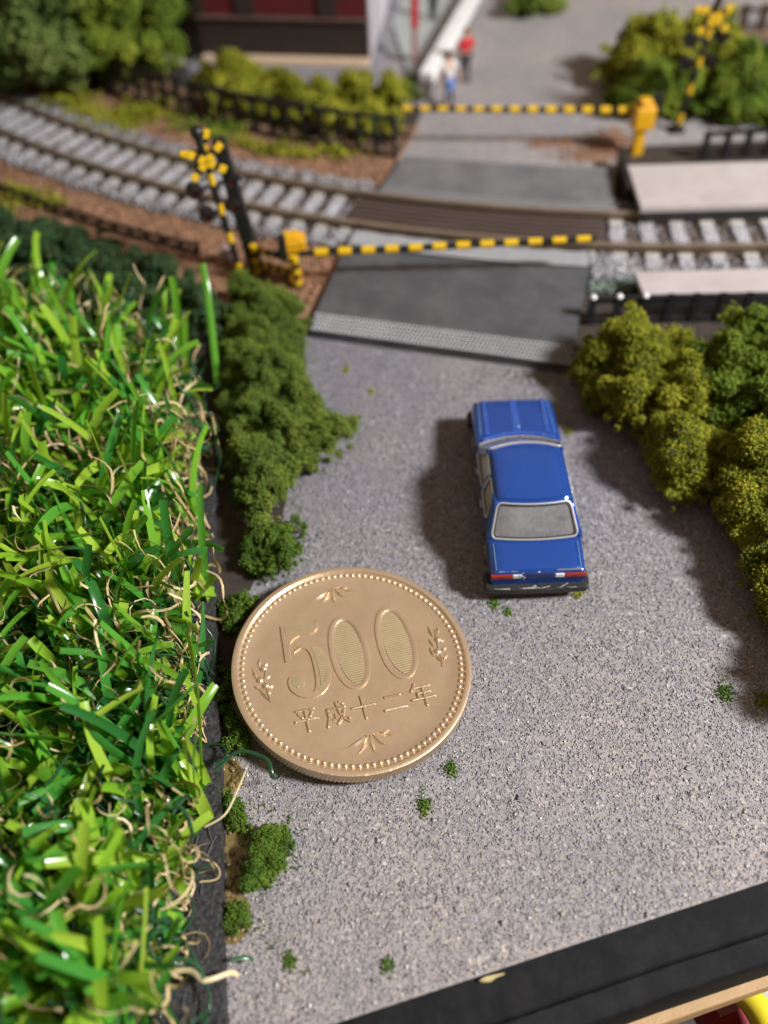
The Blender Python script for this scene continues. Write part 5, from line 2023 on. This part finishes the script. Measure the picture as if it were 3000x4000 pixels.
# striped guard hoop
hp = at(1010, 1085, .0)
t = thing('guard_hoop', 'black and yellow striped guard hoop at the corner of the near crossing plate', 'guard rail', hp)
hr = at(1165, 1130, .0)
A_, B_ = Vector((0, 0, 0)), hr - hp
for zz in (.56, .30):
    mb = MB()
    n_ = 9
    for k in range(n_):
        p0 = A_.lerp(B_, k / n_) + Vector((0, 0, zz))
        p1 = A_.lerp(B_, (k + 1) / n_) + Vector((0, 0, zz))
        mast_band(t, p0, p1, .062, m_yel if k % 2 == 0 else m_blk, 'yellow_band' if k % 2 == 0 else 'black_band')
for P0 in (A_, B_):
    for k in range(6):
        mast_band(t, P0 + Vector((0, 0, .62 * k / 6)), P0 + Vector((0, 0, .62 * (k + 1) / 6)), .062, m_yel if k % 2 == 1 else m_blk, 'yellow_band' if k % 2 == 1 else 'black_band')


# ------------------------------------------------------------------ red building, pavement, guard wall
bl, br = at(790, 250, .1), at(1440, 268, .1)
bdir = br - bl
bw = bdir.length
bang = math.atan2(bdir.y, bdir.x)
bld = thing('building', 'dark red building with a cream base strip at the top of the picture', 'building', (bl.x, bl.y, 0), bang)
m_rw = M('dark_red_wall', (.12, .013, .018), (.085, .010, .014), scale=3, rough=.5)
m_dw = M('dark_brown_skirt', (.035, .022, .018), (.025, .016, .013), rough=.6)
m_cream = M('cream_strip', (.66, .50, .34), (.60, .46, .32), rough=.6)
m_side = M('pale_plaster', (.58, .54, .58), (.50, .47, .52), scale=2, rough=.7)
m_stone = M('grey_plinth', (.26, .26, .29), (.20, .20, .23), scale=4, rough=.7)
dp = 3.6


def bbox(nm, c_, s_, mt, bev=.0, par=None):
    mb = MB()
    mb.box(c_, s_)
    return obj(nm, mb, mt, par or bld, bevel=bev)


bbox('plinth', (bw / 2, dp / 2 - .35, .05), (bw + .5, dp + 1.3, .1), m_stone)
bbox('base_strip', (bw / 2, dp / 2 + .0, .17), (bw, dp, .14), m_cream, .02)
bbox('skirting', (bw / 2, dp / 2 + .2, .62), (bw, dp, .76), m_dw)
bbox('sill', (bw / 2, .17, 1.02), (bw + .06, .10, .06), M('sill_brown', (.15, .09, .075), rough=.5), .01)
bbox('side_wall', (bw + .02, dp / 2 + .22, 1.3), (.05, dp, 2.2), m_side)
for a_, b_ in ((.05, .235), (.345, .715), (.825, .99)):
    bbox('panel', (bw * (a_ + b_) / 2, .25, 1.75), (bw * (b_ - a_), .12, 1.4), m_rw, .01)
for a_, b_ in ((0, .05), (.235, .345), (.715, .825)):
    bbox('pillar', (bw * (a_ + b_) / 2, .22, 1.75), (bw * (b_ - a_), .16, 1.4), m_dw, .01)
bbox('wall', (bw / 2, dp / 2 + .32, 1.75), (bw - .04, dp - .1, 1.45), m_rw)
mb = MB()
mb.add([(-.4, -.25, 2.45), (bw + .5, -.25, 2.45), (bw + .5, dp + .5, 2.45), (-.4, dp + .5, 2.45), (-.1, dp / 2, 3.5), (bw + .2, dp / 2, 3.5)],
       [(0, 1, 5, 4), (2, 3, 4, 5), (1, 2, 5), (3, 0, 4), (3, 2, 1, 0)])
obj('roof', mb, M('roof_grey', (.10, .10, .11), rough=.7), bld)

rp = at(1620, 245, .0)
t = thing('red_post', 'red square post with a pale foot at the right corner of the red building', 'post', rp)
mb = MB()
mb.box((0, 0, 1.4), (.15, .15, 1.3))
obj('shaft', mb, M('bright_red', (.55, .02, .025), rough=.45), t, bevel=.01)
mb = MB()
mb.box((0, 0, .37), (.13, .13, .74))
obj('foot', mb, M('faded_pink', (.40, .22, .21), rough=.6), t, bevel=.01)

w0, w1 = at(1655, 395, .0), at(1960, -150, .0)
wd_ = w1 - w0
wang = math.atan2(wd_.y, wd_.x)
pv = MB()
q = [w0 + Vector((-.22, .35, 0)), w1 + Vector((-.15, 0, 0)), w1 + Vector((-2.4, 0, 0)), at(1520, 60, 0), at(1590, 290, 0)]
pv.prism([(p.x, p.y) for p in q], -.02, .07, .01)
tag(obj('pavement', pv, M('pale_green_paving', (.40, .43, .41), (.34, .37, .36), scale=1.5, rough=.6)), 'pale paving beside the red building', kind='structure')
t = thing('guard_wall', 'bright white guard rail running up the left side of the far road', 'guard rail', w0, wang)
L_ = wd_.length
mb = MB()
mb.box((L_ / 2 + .1, 0, .37), (L_ - .2, .30, .26))
obj('beam', mb, M('bright_white', (.93, .94, .93), rough=.4), t, bevel=.03, seg=3)
mb = MB()
mb.box((.04, 0, .17), (.2, .28, .40), mat=Matrix.Rotation(.25, 3, 'Y'))
obj('end_piece', mb, m_side, t, bevel=.03)
for k in range(6):
    mb = MB()
    mb.box((.5 + k * L_ / 6, 0, .13), (.12, .12, .26))
    obj('post', mb, m_side, t)
foam('weed', 'small grey green weed between the bush row and the white guard rail', 'plant', pxpoly([(1590, 300), (1650, 290), (1660, 350), (1600, 390)], .2), .5, m_tree, n_sub=24, dens=300, flake=.03, sub=(.12, .2), seed=88, edge_w=.3)


# ------------------------------------------------------------------ people
m_skin = M('skin', (.62, .36, .24), (.56, .32, .21), rough=.6)


def skin_obj(nm, verts, edges, radii, mat, parent, subs=1):
    me = bpy.data.meshes.new(nm)
    me.from_pydata(verts, edges, [])
    me.materials.append(mat)
    o = bpy.data.objects.new(nm, me)
    C.objects.link(o)
    o.parent = parent
    o.modifiers.new('skin', 'SKIN')
    sv_ = me.skin_vertices
    if not sv_:
        bpy.context.view_layer.objects.active = o
    for i, r_ in enumerate(radii):
        me.skin_vertices[0].data[i].radius = (r_, r_) if not isinstance(r_, tuple) else r_
    me.skin_vertices[0].data[0].use_root = True
    s_ = o.modifiers.new('sub', 'SUBSURF')
    s_.levels = s_.render_levels = subs
    return o


def person(label, pos, rz, top_c, leg_c, hair_c, arm_out=.18, stride=.14, lean=.0, shorts=False, group=None, shoe=(.02, .02, .025)):
    """metres, then scaled to the 1:150 of the layout"""
    root = thing('person', label, 'person', pos, rz, group)
    root.scale = (.62, .62, .62)
    v, e, r = [], [], []

    def add(p, rr, par=None):
        v.append((p[0], p[1] + lean * max(0, p[2] - .9), p[2]))
        r.append(rr)
        if par is not None:
            e.append((par, len(v) - 1))
        return len(v) - 1
    pel = add((0, 0, .95), (.15, .11))
    wai = add((0, .0, 1.10), (.135, .10), pel)
    che = add((0, .0, 1.32), (.17, .115), wai)
    nek = add((0, .01, 1.47), (.06, .06), che)
    hd0 = add((0, -.01, 1.56), (.085, .095), nek)
    hd1 = add((0, -.005, 1.68), (.088, .10), hd0)
    add((0, .0, 1.755), (.05, .055), hd1)
    legs, arms = {}, {}
    for s_ in (-1, 1):
        hip = add((s_ * .095, 0, .88), (.085, .085), pel)
        kn = add((s_ * .10, -stride * s_ * .5 - .02, .48), (.06, .06), hip)
        an = add((s_ * .10, -stride * s_ + .02, .09), (.04, .04), kn)
        add((s_ * .11, -stride * s_ - .13, .035), (.035, .03), an)
        sh = add((s_ * .19, 0, 1.40), (.06, .06), che)
        el = add((s_ * (.22 + arm_out), .02, 1.14), (.042, .042), sh)
        wr = add((s_ * (.21 + arm_out), -.10, .92), (.03, .03), el)
        pa = add((s_ * (.21 + arm_out), -.13, .85), (.034, .02), wr)
        for k, (dx, ln) in enumerate(((-.025, .07), (-.008, .08), (.010, .075), (.026, .06))):
            f1 = add((s_ * (.21 + arm_out) + dx, -.15, .81), .009, pa)
            add((s_ * (.21 + arm_out) + dx * 1.2, -.155, .81 - ln), .007, f1)
        th = add((s_ * (.21 + arm_out) - s_ * .035, -.15, .85), .010, pa)
        add((s_ * (.21 + arm_out) - s_ * .04, -.175, .80), .008, th)
        legs[s_], arms[s_] = (hip, kn, an), (sh, el, wr)
    skin_obj('body', v, e, r, m_skin, root)
    # shirt over trunk and upper arms
    cm = M('shirt_cloth', top_c, rough=.8)
    vv = [v[pel], v[wai], v[che], (v[nek][0], v[nek][1], v[nek][2] - .05)]
    ee = [(0, 1), (1, 2), (2, 3)]
    rr = [(.165, .125), (.155, .12), (.19, .135), (.08, .08)]
    for s_ in (-1, 1):
        sh, el, wr = arms[s_]
        b = len(vv)
        vv += [v[sh], v[el]]
        ee += [(2, b), (b, b + 1)]
        rr += [.078, .056]
    skin_obj('shirt', vv, ee, rr, cm, root)
    lm = M('trouser_cloth', leg_c, rough=.8)
    vv, ee, rr = [(v[pel][0], v[pel][1], v[pel][2] - .02)], [], [(.172, .13)]
    for s_ in (-1, 1):
        hip, kn, an = legs[s_]
        b = len(vv)
        vv += [v[hip], v[kn]] + ([] if shorts else [v[an]])
        ee += [(0, b), (b, b + 1)] + ([] if shorts else [(b + 1, b + 2)])
        rr += [.105, .085] + ([] if shorts else [.062])
    skin_obj('trousers', vv, ee, rr, lm, root)
    if shorts:
        dk = M('dark_leggings', (.02, .02, .035), rough=.8)
        for s_ in (-1, 1):
            hip, kn, an = legs[s_]
            skin_obj('legging', [v[hip], v[kn], v[an]], [(0, 1), (1, 2)], [.09, .07, .055], dk, root)
    hm = M('hair', hair_c, rough=.6)
    mb = MB()
    hx, hy, hz = v[hd1]
    mb.lathe([(.108, -.03), (.115, .02), (.095, .08), (.05, .11), (.005, .12)], 14, (hx, hy + .02, hz))
    obj('hair', mb, hm, root, smooth=True)
    for s_ in (-1, 1):
        mb = MB()
        mb.dome((hx + s_ * .035, hy - .095, hz - .02), .013, .012, 8, 2)
        obj('eye', mb, m_blk, root)
        mb = MB()
        mb.box((hx + s_ * .098, hy, hz - .03), (.02, .04, .06))
        obj('ear', mb, m_skin, root, bevel=.008)
    mb = MB()
    mb.box((hx, hy - .108, hz - .045), (.025, .035, .045), taper=.5)
    obj('nose', mb, m_skin, root, bevel=.006)
    mb = MB()
    mb.box((hx, hy - .10, hz - .092), (.05, .012, .010))
    obj('mouth', mb, M('lips', (.4, .12, .1), rough=.5), root)
    sm = M('shoe_black', shoe, rough=.5)
    for s_ in (-1, 1):
        hip, kn, an = legs[s_]
        mb = MB()
        mb.box((v[an][0], v[an][1] - .06, .045), (.10, .27, .09), taper=.8)
        obj('shoe', mb, sm, root, bevel=.02)
    return root


p = at(1752, 418, .0)
person('person in a white shirt and blue shorts standing beside the white guard rail', (p.x, p.y, 0), rad(25), (.80, .80, .80), (.16, .28, .62), (.10, .07, .05), arm_out=.14, stride=.05, shorts=True, lean=.12, group='people on the far road')
p = at(1815, 320, .0)
person('person in a red top and dark trousers behind the person in white', (p.x, p.y, 0), rad(200), (.62, .02, .03), (.03, .03, .04), (.35, .16, .05), arm_out=.05, stride=.06, group='people on the far road')
p = at(1690, 75, .07)
person('person in dark teal clothes on the paving right of the red post', (p.x, p.y, .07), rad(140), (.02, .05, .07), (.02, .025, .03), (.02, .015, .012), arm_out=.05, stride=.05, group='people on the far road')
